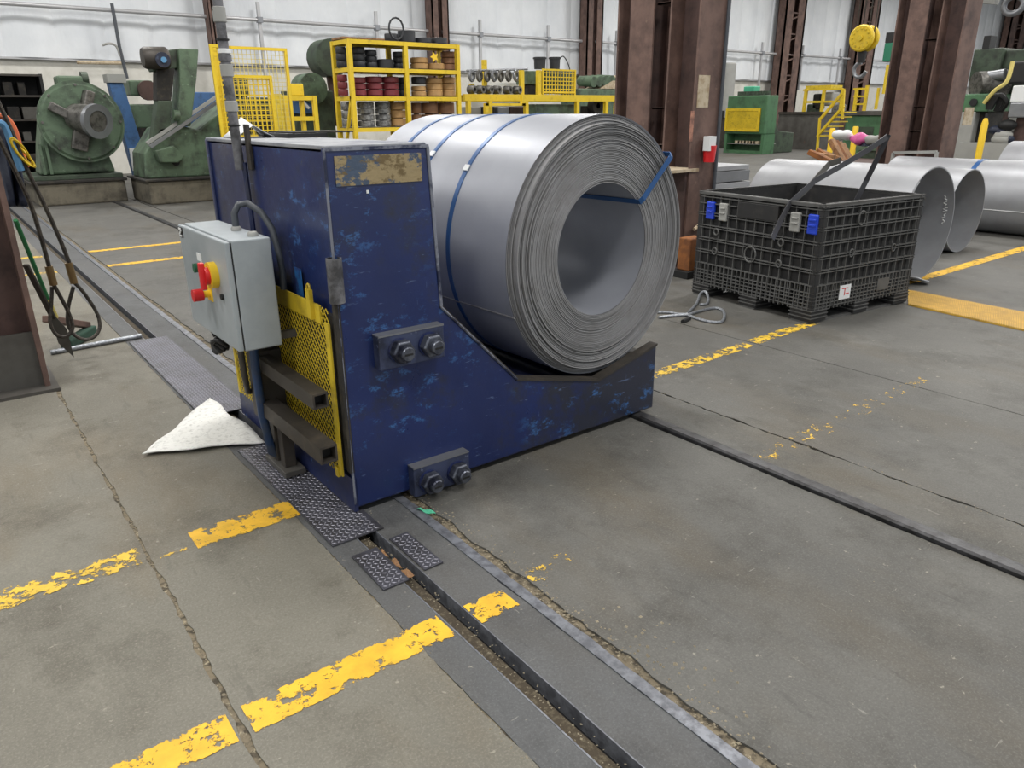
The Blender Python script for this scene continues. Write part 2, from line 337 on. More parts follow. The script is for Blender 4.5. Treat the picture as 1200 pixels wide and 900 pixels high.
M['debris'] = mk('pale_concrete_crumb', RGB(138, 129, 110), 0.9, 0, None, var=0.3)
M['chalk'] = mk('white_paint_marker', RGB(214, 216, 216), 0.8, 0, None, var=0.03)
# ================================================================= setting: floor
base = MB().bx(-16, -9, -0.3, 112, 23, -0.075).build('floor', M['rough']); struct(base)
def slab(x0, x1, mat, j0=0.0, j1=0.0, z=0.0, name='concrete_slab', y0=-9.0, y1=22.6):
    ys = []; y = y0
    while y < y1:
        ys.append(y); y += 0.035 if -3.2 < y < 4 and (j0 or j1) else (0.25 if -3.2 < y < 9 else 1.2)
    ys.append(y1); vs = []; fs = []
    a = b = 0
    for y in ys:
        a = a * 0.55 + random.uniform(-j0, j0) * .6; b = b * 0.55 + random.uniform(-j1, j1) * .6
        vs += [(x0 + a, y, -0.075), (x0 + a, y, z), (x1 + b, y, z), (x1 + b, y, -0.075)]
    for i in range(len(ys) - 1):
        k = 4 * i
        fs += [(k, k + 1, k + 5, k + 4), (k + 1, k + 2, k + 6, k + 5), (k + 2, k + 3, k + 7, k + 6)]
    fs += [(0, 3, 2, 1), tuple(len(vs) - 4 + q for q in (0, 1, 2, 3))]
    return MB().add(vs, fs).build(name, mat, base)
slab(-16, -0.786, M['floor_l'], 0, 0.009)
slab(-0.770, -0.215, M['floor_l'], 0.009, 0.006)
slab(-0.212, -0.083, M['floor_s'], 0.004, 0, name='track_strip')
slab(0.004, 0.192, M['floor_s'], 0, 0.004, name='track_strip')
slab(-0.088, -0.083, M['steel_edge'], 0, 0, 0.001, 'slot_lip'); slab(0.0, 0.004, M['steel_edge'], 0, 0, 0.001, 'slot_lip')
slab(0.194, 0.236, M['steel_edge'], 0.002, 0.003, 0.004, 'track_edge')
slab(0.275, 1.683, M['floor_r'], 0.014, 0.004)
slab(1.772, 2.10, M['floor_r'], 0.004, 0.010)
slab(2.112, 3.402, M['floor_r'], 0.010, 0.003)
slab(3.410, 112, M['floor_r'], 0.003, 0)
MB().prism([(1.69, -.07), (1.69, .014), (1.70, .022), (1.755, .022), (1.766, .012), (1.766, -.07)], 'y', -9, 21).build('rail', M['rail'], base, bevel=0.002)
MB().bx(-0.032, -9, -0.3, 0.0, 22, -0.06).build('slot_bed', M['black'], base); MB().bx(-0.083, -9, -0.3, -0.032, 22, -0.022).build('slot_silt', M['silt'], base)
MB().bx(0.236, -9, -0.3, 0.30, 22, -0.008).build('joint_fill', M['crumbly'], base)
MB().bx(-0.80, -9, -0.3, -0.76, 22, -0.004).build('joint_fill', M['crumbly'], base)
MB().bx(-0.225, -9, -0.3, -0.2, 22, -0.003).build('joint_fill', M['crumbly'], base)
# painted stripes
def stripe(pts, mat):
    MB().add([(x, y, 0.0022) for x, y in pts], [tuple(range(len(pts)))]).build('painted_stripe', mat, base)
def stripe_r(x0, x1, y, wd, mat, dy=0.0): stripe([(x0, y - wd / 2), (x1, y - wd / 2 + dy), (x1, y + wd / 2 + dy), (x0, y + wd / 2)], mat)
stripe_r(-0.755, -0.095, -0.845, 0.125, M['yellow_line']); stripe_r(-3, -0.80, -0.845, 0.125, M['yellow_line'])
stripe_r(0.006, 0.165, -0.855, 0.115, M['yellow_line']); stripe_r(0.285, 0.52, -0.80, 0.12, M['yellow_trace'])
stripe_r(1.79, 2.09, -0.74, 0.12, M['yellow_trace'], .01); stripe_r(2.125, 3.0, -0.73, 0.12, M['yellow_trace'], .03); stripe_r(3.1, 3.6, -0.7, 0.10, M['yellow_trace'])
stripe_r(-0.61, -0.125, 0.22, 0.155, M['yellow_line']); stripe_r(-0.745, -0.64, 0.21, 0.12, M['yellow_trace']); stripe_r(-2.4, -0.80, 0.235, 0.15, M['yellow_faded'])
stripe_r(2.13, 3.35, 0.42, 0.11, M['yellow_faded'], .03); stripe_r(3.42, 4.25, 0.46, 0.11, M['yellow_faded'], .03)
stripe_r(0.28, 1.66, 7.97, 0.14, M['yellow_line']); stripe_r(1.8, 5.5, 7.97, 0.14, M['yellow_faded'])
stripe_r(0.28, 1.66, 6.80, 0.15, M['yellow_line']); stripe_r(-0.75, -0.22, 6.8, 0.15, M['yellow_faded'])
stripe_r(-0.6, -0.22, 7.97, 0.15, M['yellow_faded'])
stripe([(6.25, .66), (11.5, .72), (11.5, .86), (6.25, .78)], M['yellow_line'])
# crumbs of broken concrete: nobody could count them
cr = MB()
def crumb(x, y, z, r):
    a = random.uniform(0, 6.3)
    cr.add([(x + r * math.cos(a + k * 1.57) * random.uniform(.6, 1.2), y + r * math.sin(a + k * 1.57) * random.uniform(.6, 1.2), z) for k in range(4)] + [(x, y, z + r * random.uniform(.5, .9))],
           [(0, 1, 4), (1, 2, 4), (2, 3, 4), (3, 0, 4)])
for k in range(420): crumb(random.gauss(-0.777, 0.012), random.uniform(-2.2, 3.2), -0.004, random.uniform(.002, .006))
for k in range(700): crumb(random.gauss(0.285, 0.028), random.uniform(-2.4, 0.2), random.choice((-0.006, 0.0)), random.uniform(.002, .0065))
for k in range(220): crumb(random.gauss(-0.225, 0.012), random.uniform(-2.2, -0.2), 0, random.uniform(.0015, .004))
for k in range(260): crumb(random.uniform(-0.075, -0.01), random.uniform(-2.4, -0.1), -0.022, random.uniform(.002, .005))
for k in range(160): crumb(random.gauss(2.106, 0.012), random.uniform(-2.2, 0.5), 0, random.uniform(.002, .005))
for k in range(160): crumb(random.uniform(-1.4, 3.5), random.uniform(-2, 2.5), 0, random.uniform(.001, .0035))
for k in range(40): crumb(random.uniform(.3, .5), random.uniform(-1.75, -1.1), 0, random.uniform(.004, .009))
o = cr.build('concrete_crumbs', M['debris']); struct(o, 'stuff'); o['label'] = 'pale crumbs of broken concrete along the floor joints'; o['category'] = 'debris'
# tread plates around the slot
def tread(name, x0, y0, x1, y1, z, label, lug=True, rz=0):
    r = root(name, (x0, y0, z), label, 'floor plate', 'chequered plates by the slot')
    p = MB().bx(x0, y0, z, x1, y1, z + 0.006).build('plate', M['tread'], r, bevel=0.001)
    L = MB(); i = 0; y = y0 + 0.014
    while y < y1 - 0.012:
        x = x0 + 0.014; j = 0
        while x < x1 - 0.012:
            a = 0.9 if (i + j) % 2 else -0.65
            dx, dy = math.cos(a) * .011, math.sin(a) * .011; nx, ny = -math.sin(a) * .0032, math.cos(a) * .0032
            zz = z + .006
            L.add([(x - dx, y - dy, zz), (x + nx, y + ny, zz), (x + dx, y + dy, zz), (x - nx, y - ny, zz), (x, y, zz + .0022)], [(0, 1, 4), (1, 2, 4), (2, 3, 4), (3, 0, 4)])
            x += 0.0185; j += 1
        y += 0.0185; i += 1
    struct(L.build('raised_lugs', M['tread_lug'], p), 'stuff'); r.rotation_euler.z = rz
    return r
tread('tread_plate', -0.19, -0.175, 0.035, 0.95, 0.002, 'long dark chequered steel plate running under the blue coil car')
tread('tread_plate', -0.168, -0.55, -0.062, -0.285, 0.0015, 'small chequered plate left of the open slot, off the end of the long plate', rz=-.02)
tread('tread_plate', 0.012, -0.535, 0.094, -0.262, 0.0015, 'small chequered plate right of the open slot, under the track strip side')
tread('tread_plate', -0.20, 1.5, 0.07, 3.36, 0.002, 'long chequered cover plate over the slot behind the blue coil car')
for x, y, rx in ((-0.055, -0.42, 3), (-0.05, -0.5, 1), (-0.06, -0.33, 5)):   # scraps in the slot
    o = MB().sheet(4, 4, lambda u, v: (x + (u - .5) * .04, y + (v - .5) * .055, -0.004 + .01 * math.sin(u * 5 + rx) * math.cos(v * 4 + rx))).build('cardboard_scrap', M['wood'], solid=.002)
    tag(o, 'small brown cardboard scrap lying down in the slot', 'scrap', 'scraps in the slot')
o = MB().sheet(6, 3, lambda u, v: (0.215 + v * .022 + u * .03, -0.13 - u * .075, 0.008 + .006 * math.sin(u * 7) * math.cos(v * 3))).build('green_tape_scrap', M['tape_green'], solid=.002)
tag(o, 'crumpled mint green tape scrap on the floor before the blue coil car', 'scrap')
# yellow anti-slip walkway strip beside the bin
a, b, c, d = G(1064, 358), G(1064, 341), G(1200, 367), G(1200, 388)
e = (d - a) * 0.45
r = root('antislip_strip', (a.x, a.y, 0), 'yellow ribbed anti-slip strip on the floor beside the black bin', 'floor strip')
p = MB().add([(q.x, q.y, z) for z in (0.0, 0.012) for q in (a, b, c + e, d + e)], [(0, 3, 2, 1), (4, 5, 6, 7), (0, 1, 5, 4), (1, 2, 6, 5), (2, 3, 7, 6), (3, 0, 4, 7)]).build('pad', M['grip'], r)
L = MB(); n = 110
for k in range(n):
    t0, t1 = k / n, (k + .5) / n
    q = [a.lerp(d + e, t0), a.lerp(d + e, t1), b.lerp(c + e, min(1, t1 + .02)), b.lerp(c + e, min(1, t0 + .02))]
    L.add([(v.x, v.y, .0122) for v in q] + [(v.x, v.y, .017) for v in q], [(4, 5, 6, 7), (0, 1, 5, 4), (1, 2, 6, 5), (2, 3, 7, 6), (3, 0, 4, 7)])
struct(L.build('grip_ribs', M['grip_d'], p), 'stuff')

# ================================================================= setting: back wall, roof
YW = 22.0
wall = MB().bx(-16, YW + .1, -0.05, 112, YW + .3, 9.0).build('wall_back', M['lower_wall']); struct(wall)
proto = None; pm = MB()
def pan(u, v):
    return (u * 1.22, -0.02 - 0.085 * math.sin(math.pi * u) ** 0.6 * (0.75 + 0.25 * abs(math.cos(v * math.pi * 3))) + .012 * math.sin(v * 17 + u * 9) * math.sin(math.pi * u), 3.05 + v * 5.9)
pm.sheet(8, 22, pan)
for k in range(-6, 66):
    if proto is None: proto = pm.build('insulation_panel', M['insul'], wall, smooth=True); q = proto
    else: q = proto.copy(); COL.objects.link(q)
    q.location = (k * 1.22, YW, 0)
for zz, nm in ((3.0, 'wall_girt'),): MB().bx(-16, YW - .06, zz, 90, YW + .05, zz + .05).build(nm, M['pipe'], wall)
struct(MB().prism([(-12, 9.2), (22.3, 8.9), (22.3, 9.1), (-12, 9.4)], 'x', -20, 112).build('ceiling', M['ceil']))
pz = 4.26
t1 = MB().cyl((-8, YW - .45, pz), (90, YW - .45, pz), .055, n=10).build('trim_1', M['pipe'], None, True); struct(t1)
for pxx in (308, 443, 563, 642, 722, 848, 893, 941, 985):
    P0 = AY(pxx, 60, YW - .42)
    MB().bar((P0.x, YW - .42, 1.9 if pxx < 200 else 2.6), (P0.x, YW - .42, 4.75), .09).build('stanchion', M['pipe'], t1)
    MB().box((P0.x, YW - .44, pz), (.16, .16, .16)).build('clamp', M['steel'], t1)
# wall columns: paired channel sections
def wall_column(px0, px1, label, lace):
    P0 = AY(px0, 30, YW - .55); P1 = AY(px1, 30, YW - .55); wv = (P1.x - P0.x) * .72
    r = root('wall_column', (P0.x, YW - .5, 0), label, 'column', 'brown columns along the back wall')
    for s in (0, 1):
        x = P0.x + s * wv * .62
        MB().bx(x, YW - .75, 0, x + wv * .38, YW - .72, 8.95).bx(x, YW - .35, 0, x + wv * .38, YW - .32, 8.95).bx(x + (wv * .30 if s else 0), YW - .75, 0, x + (wv * .38 if s else wv * .08), YW - .32, 8.95).build('channel', M['rust'], r)
    if lace:
        for k in range(18): MB().bar((P0.x + .1, YW - .7, .4 + k * .48), (P0.x + wv - .1, YW - .7, .4 + (k + 1) * .48) if k % 2 else (P0.x + wv - .1, YW - .7, .4 + k * .48 - .02), .06).build('lacing_bar', M['rust'], r)
    else: MB().bx(P0.x + wv * .3, YW - .58, 0, P0.x + wv * .7, YW - .55, 8.95).build('web', M['rust_d'], r)
wall_column(244, 256, 'brown wall column behind the yellow mesh screen', False)
wall_column(503, 530, 'brown wall column behind the yellow reel rack', False)
wall_column(684, 710, 'brown wall column behind the yellow rail table', False)
wall_column(915, 948, 'slim brown wall column right of the green press', True)
wall_column(1003, 1034, 'slim brown wall column behind the yellow crane hook block', True)
wall_column(1180, 1210, 'slim brown wall column behind the grey green boring machine', True)

# ================================================================= interior columns
def col_cluster(loc, label, extra=None):
    x, y = loc
    r = root('crane_column', (x, y, 0), label, 'column')
    H = 8.95
    # front wide-flange column
    MB().bx(x, y, 0, x + .40, y + .022, H).build('flange', M['rust'], r)
    MB().bx(x, y + .36, 0, x + .40, y + .382, H).build('flange', M['rust'], r)
    MB().bx(x + .19, y + .022, 0, x + .212, y + .36, H).build('web', M['rust_d'], r)  # web coloured darker than the flanges to imitate shade between them
    # rear wide-flange column turned across
    MB().bx(x + .0, y + .60, 0, x + .022, y + .92, H).build('flange', M['rust'], r)
    MB().bx(x + .38, y + .60, 0, x + .402, y + .92, H).build('flange', M['rust'], r)
    MB().bx(x + .022, y + .75, 0, x + .38, y + .772, H).build('web', M['rust_d'], r)
    MB().bx(x + .02, y + 1.10, 0, x + .36, y + 1.125, H).build('flange', M['rust'], r)
    MB().bx(x + .17, y + .93, 0, x + .19, y + 1.1, H).build('web', M['rust_d'], r)
    for z in (.55, 1.25, 1.62, 2.6, 3.6, 4.6, 5.6):
        MB().bx(x + .05, y + .38, z, x + .065, y + .60, z + .02).bx(x + .05, y + .38, z, x + .35, y + .6, z + .018).build('batten_plate', M['rust'], r)
    MB().bx(x - .06, y - .08, 0, x + .48, y + 1.2, .03).build('base_plate', M['rust_d'], r)
    return r
cc = col_cluster((5.02, 2.48), 'big rust brown built-up column standing behind the grey steel coil')
# patches, ledge on the near flange
MB().bx(AY(818, 107, 2.475).x, 2.474, AY(824, 126, 2.475).z, AY(831, 107, 2.475).x, 2.482, AY(824, 88, 2.475).z).build('bare_patch', M['tan_paint'], cc)
MB().bx(5.022, 2.474, AY(804, 166, 2.475).z, AY(809, 150, 2.475).x, 2.482, AY(804, 130, 2.475).z).build('scraped_patch', M['salmon'], cc)
MB().bx(4.72, 2.46, 1.02, 5.14, 3.0, 1.05).build('ledge', M['tan_paint'], cc)
MB().bx(4.98, 2.50, .22, 5.02, 2.86, 1.02).build('cover_plate', M['rust_d'], cc)
MB().tube([(5.40, 2.455, z) for z in (0.1, 1.0, 2.0, 5.0, 8.9)], .018, 8).build('conduit', M['cable'], cc, True)
MB().tube([(5.40, 2.45, .62), (5.3, 2.44, .52), (5.1, 2.43, .44)], .02, 8).build('conduit_elbow', M['tan_paint'], cc, True)
r2 = col_cluster((11.6, 2.95), 'big rust brown built-up column standing behind the pale steel rolls')
r2.scale = (1.25, .93, 1)
MB().bx(12.05, 2.93, 1.35, 12.3, 2.945, 1.62).build('bare_patch', M['tan_paint'], r2)
# left column
lc = root('crane_column', (-1.12, 2.62, 0), 'rust brown column with wire rope slings hanging beside it', 'column')
MB().bx(-0.83, 2.60, 0, -0.80, 2.98, 8.9).build('flange', M['rust'], lc)
MB().bx(-1.22, 2.60, 0, -1.19, 2.98, 8.9).build('flange', M['rust'], lc)
MB().bx(-1.19, 2.78, 0, -0.83, 2.80, 8.9).build('web', M['rust_d'], lc)
MB().prism([(-1.19, 0), (-.83, 0), (-.83, .36), (-1.19, .36)], 'y', 2.66, 2.675).build('guard_plate', M['graphite'], lc)
MB().bx(-1.28, 2.52, 0, -0.76, 3.06, .02).build('base_plate', M['graphite'], lc)
# ================================================================= blue coil car
CY = 1.42
car = root('coil_car', (0.9, 0.7, 0.0), 'scuffed dark blue coil transfer car carrying the grey steel coil on floor rails', 'coil car')
prof = [(0.0, .028), (1.838, .028), (1.838, .40), (1.40, .292), (.865, .418), (.464, .83), (.43, 1.478), (0.0, 1.486)]
MB().prism(prof, 'y', 0.0, 0.035).build('front_plate', M['blue'], car, bevel=0.010)
MB().prism([(x, z - (.04 if .5 < x and z > .1 else 0)) for x, z in prof], 'y', CY - .035, CY).build('rear_plate', M['blue'], car, bevel=0.006)
MB().bx(0.012, 0.035, .05, .425, CY - .035, 1.47).build('tower', M['blue'], car)
MB().prism([(.425, .05), (1.82, .05), (1.82, .335), (1.40, .235), (.86, .365), (.425, .81)], 'y', .035, CY - .035).build('cradle', M['blue_dark'], car)
MB().bx(.004, .004, 1.478, .426, CY - .004, 1.4925).build('top_plate', M['dust'], car, bevel=.003)
MB().bx(-0.004, -0.004, 1.474, .434, 0.0, 1.486).build('weld_bead', M['edge_wear'], car)
# worn bright lines along welded corners
MB().tube([(-.001, -.001, .05), (-.001, -.001, 1.48)], .005, 6).build('weld_bead', M['edge_wear'], car)
MB().tube([(.43, -.001, 1.478), (.464, -.001, .83), (.865, -.001, .418)], .007, 6).build('weld_bead', M['edge_wear'], car)
MB().prism([(.466, .838), (.872, .424), (1.40, .298), (1.836, .408), (1.836, .396), (1.40, .285), (.865, .412), (.456, .832)], 'y', -.006, .05).build('cradle_lip', M['tube_steel'], car)
MB().prism([(1.47, .272), (1.80, .355), (1.80, .33), (1.47, .25)], 'y', .05, 1.3).build('cradle_pad', M['graphite'], car)
MB().bx(0.036, -.004, 1.35, .398, 0.0, 1.456).build('label_residue', M['residue'], car)
MB().bx(.155, -.003, 1.318, .165, -.0005, 1.33).build('paint_speck', M['white'], car)
# side face details
MB().bx(-.006, .0, .014, .012, CY, .17).build('kick_panel', M['blue_dark'], car)
MB().bx(-.0015, .33, .86, .0, .40, 1.0).build('paint_touch_up', mk('bright_blue_touch_up', RGB(40, 104, 168), .5, 0, RGB(40, 56, 110), 14, .5, .62, .1), car)
# bolted clamp plates with nuts
M['clamp'] = mk('greasy_blue_grey_plate', RGB(64, 72, 100), 0.45, 0.2, RGB(40, 44, 60), 9, .45, .65, .15, .1, RGB(112, 120, 146), 18, .62, .68)
def clamp(x0, x1, z0, z1, bolts):
    p = MB().bx(x0, -.05, z0, x1, 0, z1).build('clamp_plate', M['clamp'], car, bevel=.004)
    MB().bx(x0, -.052, z1 - .006, x1, 0, z1 + .001).build('worn_top_edge', M['steel'], p)
    for bx_, bz in bolts:
        MB().cyl((bx_, -.05, bz), (bx_, -.06, bz), .052, n=24).build('washer', M['blue_dark'], p, True)
        MB().lathe([(0, 0), (.052, 0), (.052, .034), (.045, .040), (0, .040)], (bx_, -.06, bz), (0, -1, 0), 6).build('nut', M['bolt'], p, bevel=.002)
        MB().lathe([(0, 0), (.030, 0), (.030, .026), (.026, .031), (0, .031)], (bx_, -.099, bz), (0, -1, 0), 20).build('stud', M['bolt'], p, True)
        MB().bx(bx_ - .018, -.1315, bz - .004, bx_ + .018, -.1295, bz + .004).build('stud_slot', M['black'], p)
clamp(.135, .44, .628, .772, ((.225, .70), (.365, .70)))
clamp(.258, .548, .012, .155, ((.332, .075), (.478, .075)))
# yellow expanded-metal guard
gx = -.028; y0g, y1g, z0g, z1g = .035, 1.33, .175, .895
g = MB().bx(gx - .004, y0g, z0g, gx + .004, y0g + .035, z1g - .06).bx(gx - .004, y1g - .03, z0g, gx + .004, y1g, z1g).bx(gx - .004, y0g + .07, z1g - .075, gx + .004, y1g, z1g).build('guard_frame', M['yellow_mesh'], car)
mesh = MB(); LW, SW, rr = .032, .0175, .0017
ny = int((y1g - y0g) / LW); nz = int((z1g - z0g) / SW)
def strand(p, q):
    d = Vector(q) - Vector(p); d.normalize(); n = Vector((0, -d.z, d.y)) * rr
    p = Vector(p); q = Vector(q); hx = Vector((.0012, 0, 0))
    mesh.add([p - n - hx, p + n - hx, q + n - hx, q - n - hx, p - n + hx, p + n + hx, q + n + hx, q - n + hx], [(0, 1, 2, 3), (0, 3, 7, 4), (1, 5, 6, 2), (4, 7, 6, 5)])
for i in range(ny):
    for j in range(nz):
        yy = y0g + i * LW + (LW / 2 if j % 2 else 0); zz = z0g + j * SW
        strand((gx, yy, zz), (gx, yy + LW / 2, zz + SW)); strand((gx, yy + LW / 2, zz + SW), (gx, yy + LW, zz))
struct(mesh.build('expanded_mesh', M['yellow_mesh'], g, recalc=False), 'stuff')
MB().bx(gx - .02, .155, .83, gx - .004, .19, .95).build('guard_hanger', M['yellow_mesh'], g)
MB().tube([(gx - .012, .1725 + .014 * math.cos(t), .955 + .016 * math.sin(t)) for t in [k * .7 for k in range(9)]], .005, 6, True).build('hanger_eye', M['yellow_mesh'], g)
MB().bx(gx - .012, .06, .165, gx, .085, .21).build('guard_tab', M['yellow_mesh'], g)
MB().bx(.0125 - .02, .04, .2, .0125, 1.3, .86).build('guard_shade_panel', M['dark'], car)  # dark panel coloured to stand in for shade behind the guard mesh
# pipe sleeve on the front corner
MB().lathe([(.026, 0), (.030, 0), (.030, .17), (.024, .17), (.024, .02), (0, .02)], (-.005, -.012, .925), (0, 0, 1), 16).build('pipe_sleeve', M['wrap'], car, True)
MB().bar((-.004, .01, .2), (-.004, .01, .92), .02, .03).build('corner_bar', M['dark'], car)
# step tubes
def sq_tube(p0, p1, wd):
    x, y, z = p0; h = wd / 2; k = wd * .12
    t = MB().bx(x - h, y, z - h, x - h + k, p1[1], z + h).bx(x + h - k, y, z - h, x + h, p1[1], z + h).bx(x - h + k, y, z - h, x + h - k, p1[1], z - h + k).bx(x - h + k, y, z + h - k, x + h - k, p1[1], z + h).build('step_tube', M['tube_steel'], car)
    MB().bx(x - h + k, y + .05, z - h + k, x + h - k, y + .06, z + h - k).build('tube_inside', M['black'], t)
sq_tube((-.115, -.02, .553), (-.115, .66, .553), .062)
sq_tube((-.115, -.05, .335), (-.115, .66, .335), .072)
for yy, z1 in ((.655, .70), (.56, .34)):
    MB().bar((-.07, yy, .03), (-.07, yy, z1), .055).build('step_post', M['tube_steel'], car, bevel=.003)
MB().bx(-.15, .60, .27, -.03, .72, .60).build('post_bracket', M['tube_steel'], car, bevel=.004)
MB().bx(-.12, .48, .012, -.02, .74, .04).build('step_foot', M['graphite'], car, bevel=.003)
# control box with its fittings, leaning a little
box = MB().bx(-.262, .35, .69, -.105, 1.0, 1.14).build('control_box', M['box_grey'], car, bevel=.006)
MB().bx(-.289, .348, .693, -.266, 1.002, 1.137).build('box_door', M['box_grey'], box, bevel=.006)
MB().bx(-.266, .352, .697, -.262, .998, 1.133).build('door_seal', M['black'], box)
def disc(x0, x1, y, z, r, m, nm, n=20): MB().cyl((x0, y, z), (x1, y, z), r, n=n).build(nm, M[m], box, True)
disc(-.289, -.318, .52, .985, .054, 'yellow_sw', 'switch_ring')
disc(-.318, -.335, .52, .985, .036, 'red', 'switch_hub')
MB().bx(-.352, .506, .930, -.33, .534, 1.04).build('switch_handle', M['red'], box, bevel=.005)
disc(-.289, -.32, .72, .985, .02, 'green_b', 'start_button')
MB().bx(-.292, .69, 1.012, -.289, .75, 1.045).build('button_plate', M['white'], box)
disc(-.289, -.32, .64, .885, .015, 'yellow_sw', 'stop_collar'); disc(-.32, -.36, .64, .885, .026, 'red', 'stop_button')
MB().bx(-.292, .605, .855, -.289, .675, .915).build('stop_plate', M['yellow_sw'], box)
disc(-.289, -.30, .455, .905, .012, 'black', 'door_lock')
MB().bx(-.292, .93, 1.085, -.2895, .985, 1.13).build('maker_badge', M['black'], box)
for a, b in (((.975, 1.123), (.94, 1.123)), ((.94, 1.119), (.972, 1.097)), ((.972, 1.093), (.94, 1.093))):   # Z mark
    MB().bar((-.2935, a[0], a[1]), (-.2935, b[0], b[1]), .003, .008).build('badge_stroke', M['white'], box)
for (x, y) in ((-.14, .40), (-.14, .93)):
    MB().bar((x, y, .72), (-.0, y, .72), .03).build('box_arm', M['graphite'], box)
for yy in (.42, .62): MB().lathe([(0, 0), (.022, 0), (.022, .012), (.016, .02), (0, .02)], (-.15, yy, 1.138), (0, 0, 1), 12).build('cable_gland', M['latch_grey'], box, True)
cb = [(-.15, .62, 1.15), (-.15, .62, 1.21), (-.13, .615, 1.245), (-.095, .60, 1.25), (-.06, .55, 1.215), (-.04, .50, 1.15), (-.035, .47, 1.06), (-.035, .45, .98), (-.035, .46, .90)]
MB().tube(cb, .014, 10).build('cable_loop', M['cable'], car, True)
k = MB()
for q in range(5):
    k.tube([(-.275 + .03 * math.cos(t) + .008 * q, .66 + .05 * math.sin(t) + .03 * q, .665 - .016 * q + .016 * math.sin(2 * t + q)) for t in [i * .5236 for i in range(12)]], .0085, 8, True)
k.build('cable_bundle', M['black'], car, True)
MB().tube([(-.26, .80, .70), (-.275, .79, .72), (-.27, .74, .67)], .008, 8).build('cable_tail', M['black'], car, True)
MB().tube([(-.17, .53, .70), (-.17, .55, .55), (-.15, .60, .30), (-.11, .66, .08), (-.06, .66, .04)], .02, 10).build('flex_conduit', M['conduit_blue'], car, True)
MB().tube([(-.21, .60, .70), (-.20, .62, .50), (-.16, .74, .38), (-.05, .80, .34)], .014, 10).build('pipe_drop', M['graphite'], car, True)
# mast
ms = MB().tube([(-.03, .84, 1.37), (-.03, .845, 1.6), (-.03, .85, 2.0), (-.03, .86, 2.6), (-.03, .865, 3.2)], .021, 12).build('mast', M['wrap'], car, True)
for z, m, h in ((1.75, 'latch_grey', .05), (1.81, 'wrap', .03), (1.96, 'latch_grey', .06), (1.89, 'black', .012), (2.0, 'black', .012), (1.61, 'latch_grey', .045), (1.55, 'black', .01), (1.84, 'white', .02)):
    MB().lathe([(.021, 0), (.0265, .003), (.0265, h - .003), (.021, h)], (-.03, .843 + (z - 1.4) * .012, z), (0, 0, 1), 14).build('tape_band', M[m], ms, True)
MB().bx(-.008, .76, 1.37, .008, .80, 1.56).build('mast_bracket', M['tube_steel'], car, bevel=.003)
MB().tube([(-.012, .83, 1.40), (-.012, .82, 1.1), (-.012, .75, .9)], .012, 8).build('mast_conduit', M['blue_dark'], car, True)
# ================================================================= things lying on top of the car
o = MB().prism([(.30, 1.02), (.62, 1.02), (.62, 1.34), (.30, 1.34)], 'z', 1.512, 1.518).build('drip_tray', M['dark']); tag(o, 'flat dark steel tray lying on the blue coil car top', 'tray')
o.data.transform(Matrix.Identity(4))
r = MB().bx(.26, .98, 1.4945, .46, 1.38, 1.512).build('timber_strip', M['black']); tag(r, 'black rubber strip under the dark tray on the blue coil car', 'rubber strip')
o = MB().sheet(6, 6, lambda u, v: (.05 + u * .20 + .02 * v, 1.12 + v * .22, 1.497 + .09 * max(0, 1 - abs(u - .5) * 2.2) * (0.6 + .4 * v))).build('folded_paper', M['white'], None, True, solid=.002)
tag(o, 'folded white paper standing on the blue coil car top', 'paper')

# ================================================================= steel coil
R0, R1, CL = .330, .646, 1.43
CX, CZ = 1.474, .946
coil = root('steel_coil', (CX, .055, CZ - R1), 'large wound grey steel coil with blue straps resting in the blue coil car', 'steel coil')
NL = 44; th = (R1 - R0) / NL; prof = [(R0, CL)]; off = 0
for i in range(NL):
    f = i / NL
    off = .35 * off + random.uniform(-1, 1) * (.0035 if f < .55 else .010)
    gap = .013 if f < .55 else .022
    f0 = max(-.012, .012 + off + (.026 if f > .88 else 0))
    a = R0 + i * th
    prof += [(a, f0), (a + th * .62, f0 + random.uniform(-.001, .001)), (a + th * .68, f0 + gap), (a + th * .98, f0 + gap)]
fi = len(prof)
prof += [(R1, .02), (R1, CL)]
ph = [random.uniform(0, 6.28) for _ in range(3)]
def wob(r, t, i): return r * (1 + .0035 * math.sin(2 * t + ph[0]) * (i < fi + 5)) + (.0018 * math.sin(3 * t + i * .05 + ph[1]) if R0 + .01 < r < R1 - .01 else 0)
MB().lathe(prof[1:fi], (CX, .055, CZ), (0, 1, 0), 144, wob).build('wound_edges', M['coil_face'], coil, recalc=True)
MB().lathe([(R1 - .005, .042), (R1, .034), (R1, CL - .01), (R1 - .02, CL), (R0 + .02, CL), (R0, CL - .01), (R0, .02)], (CX, .055, CZ), (0, 1, 0), 144, wob).build('sheet_wrap', M['coil'], coil, True)
def onc(ang, y, dr=0.0): return (CX + (R1 + dr) * math.cos(ang), .055 + y, CZ + (R1 + dr) * math.sin(ang))
for yb, seal in ((.47, 142), (.83, 136), (1.14, None)):
    MB().lathe([(R1 + .0005, yb), (R1 + .0035, yb + .001), (R1 + .0035, yb + .031), (R1 + .0005, yb + .032)], (CX, .055, CZ), (0, 1, 0), 144, lambda r, t, i: r * (1 + .0035 * math.sin(2 * t + ph[0]))).build('strap', M['strap_blue'], coil, True)
    if seal:
        a = math.radians(seal); P0 = Vector(onc(a, yb - .003, .002)); 
        MB().add([onc(a + s * .05, yb - .003 + w * .038, .004 + h) for h in (0, .006) for s in (-.5, .5) for w in (0, 1)], [(0, 1, 3, 2), (4, 6, 7, 5), (0, 2, 6, 4), (1, 5, 7, 3), (0, 4, 5, 1), (2, 3, 7, 6)]).build('strap_seal', M['white'], coil)
aa = math.radians(43); ca, sa = math.cos(aa), math.sin(aa); nx, nz = -sa, ca
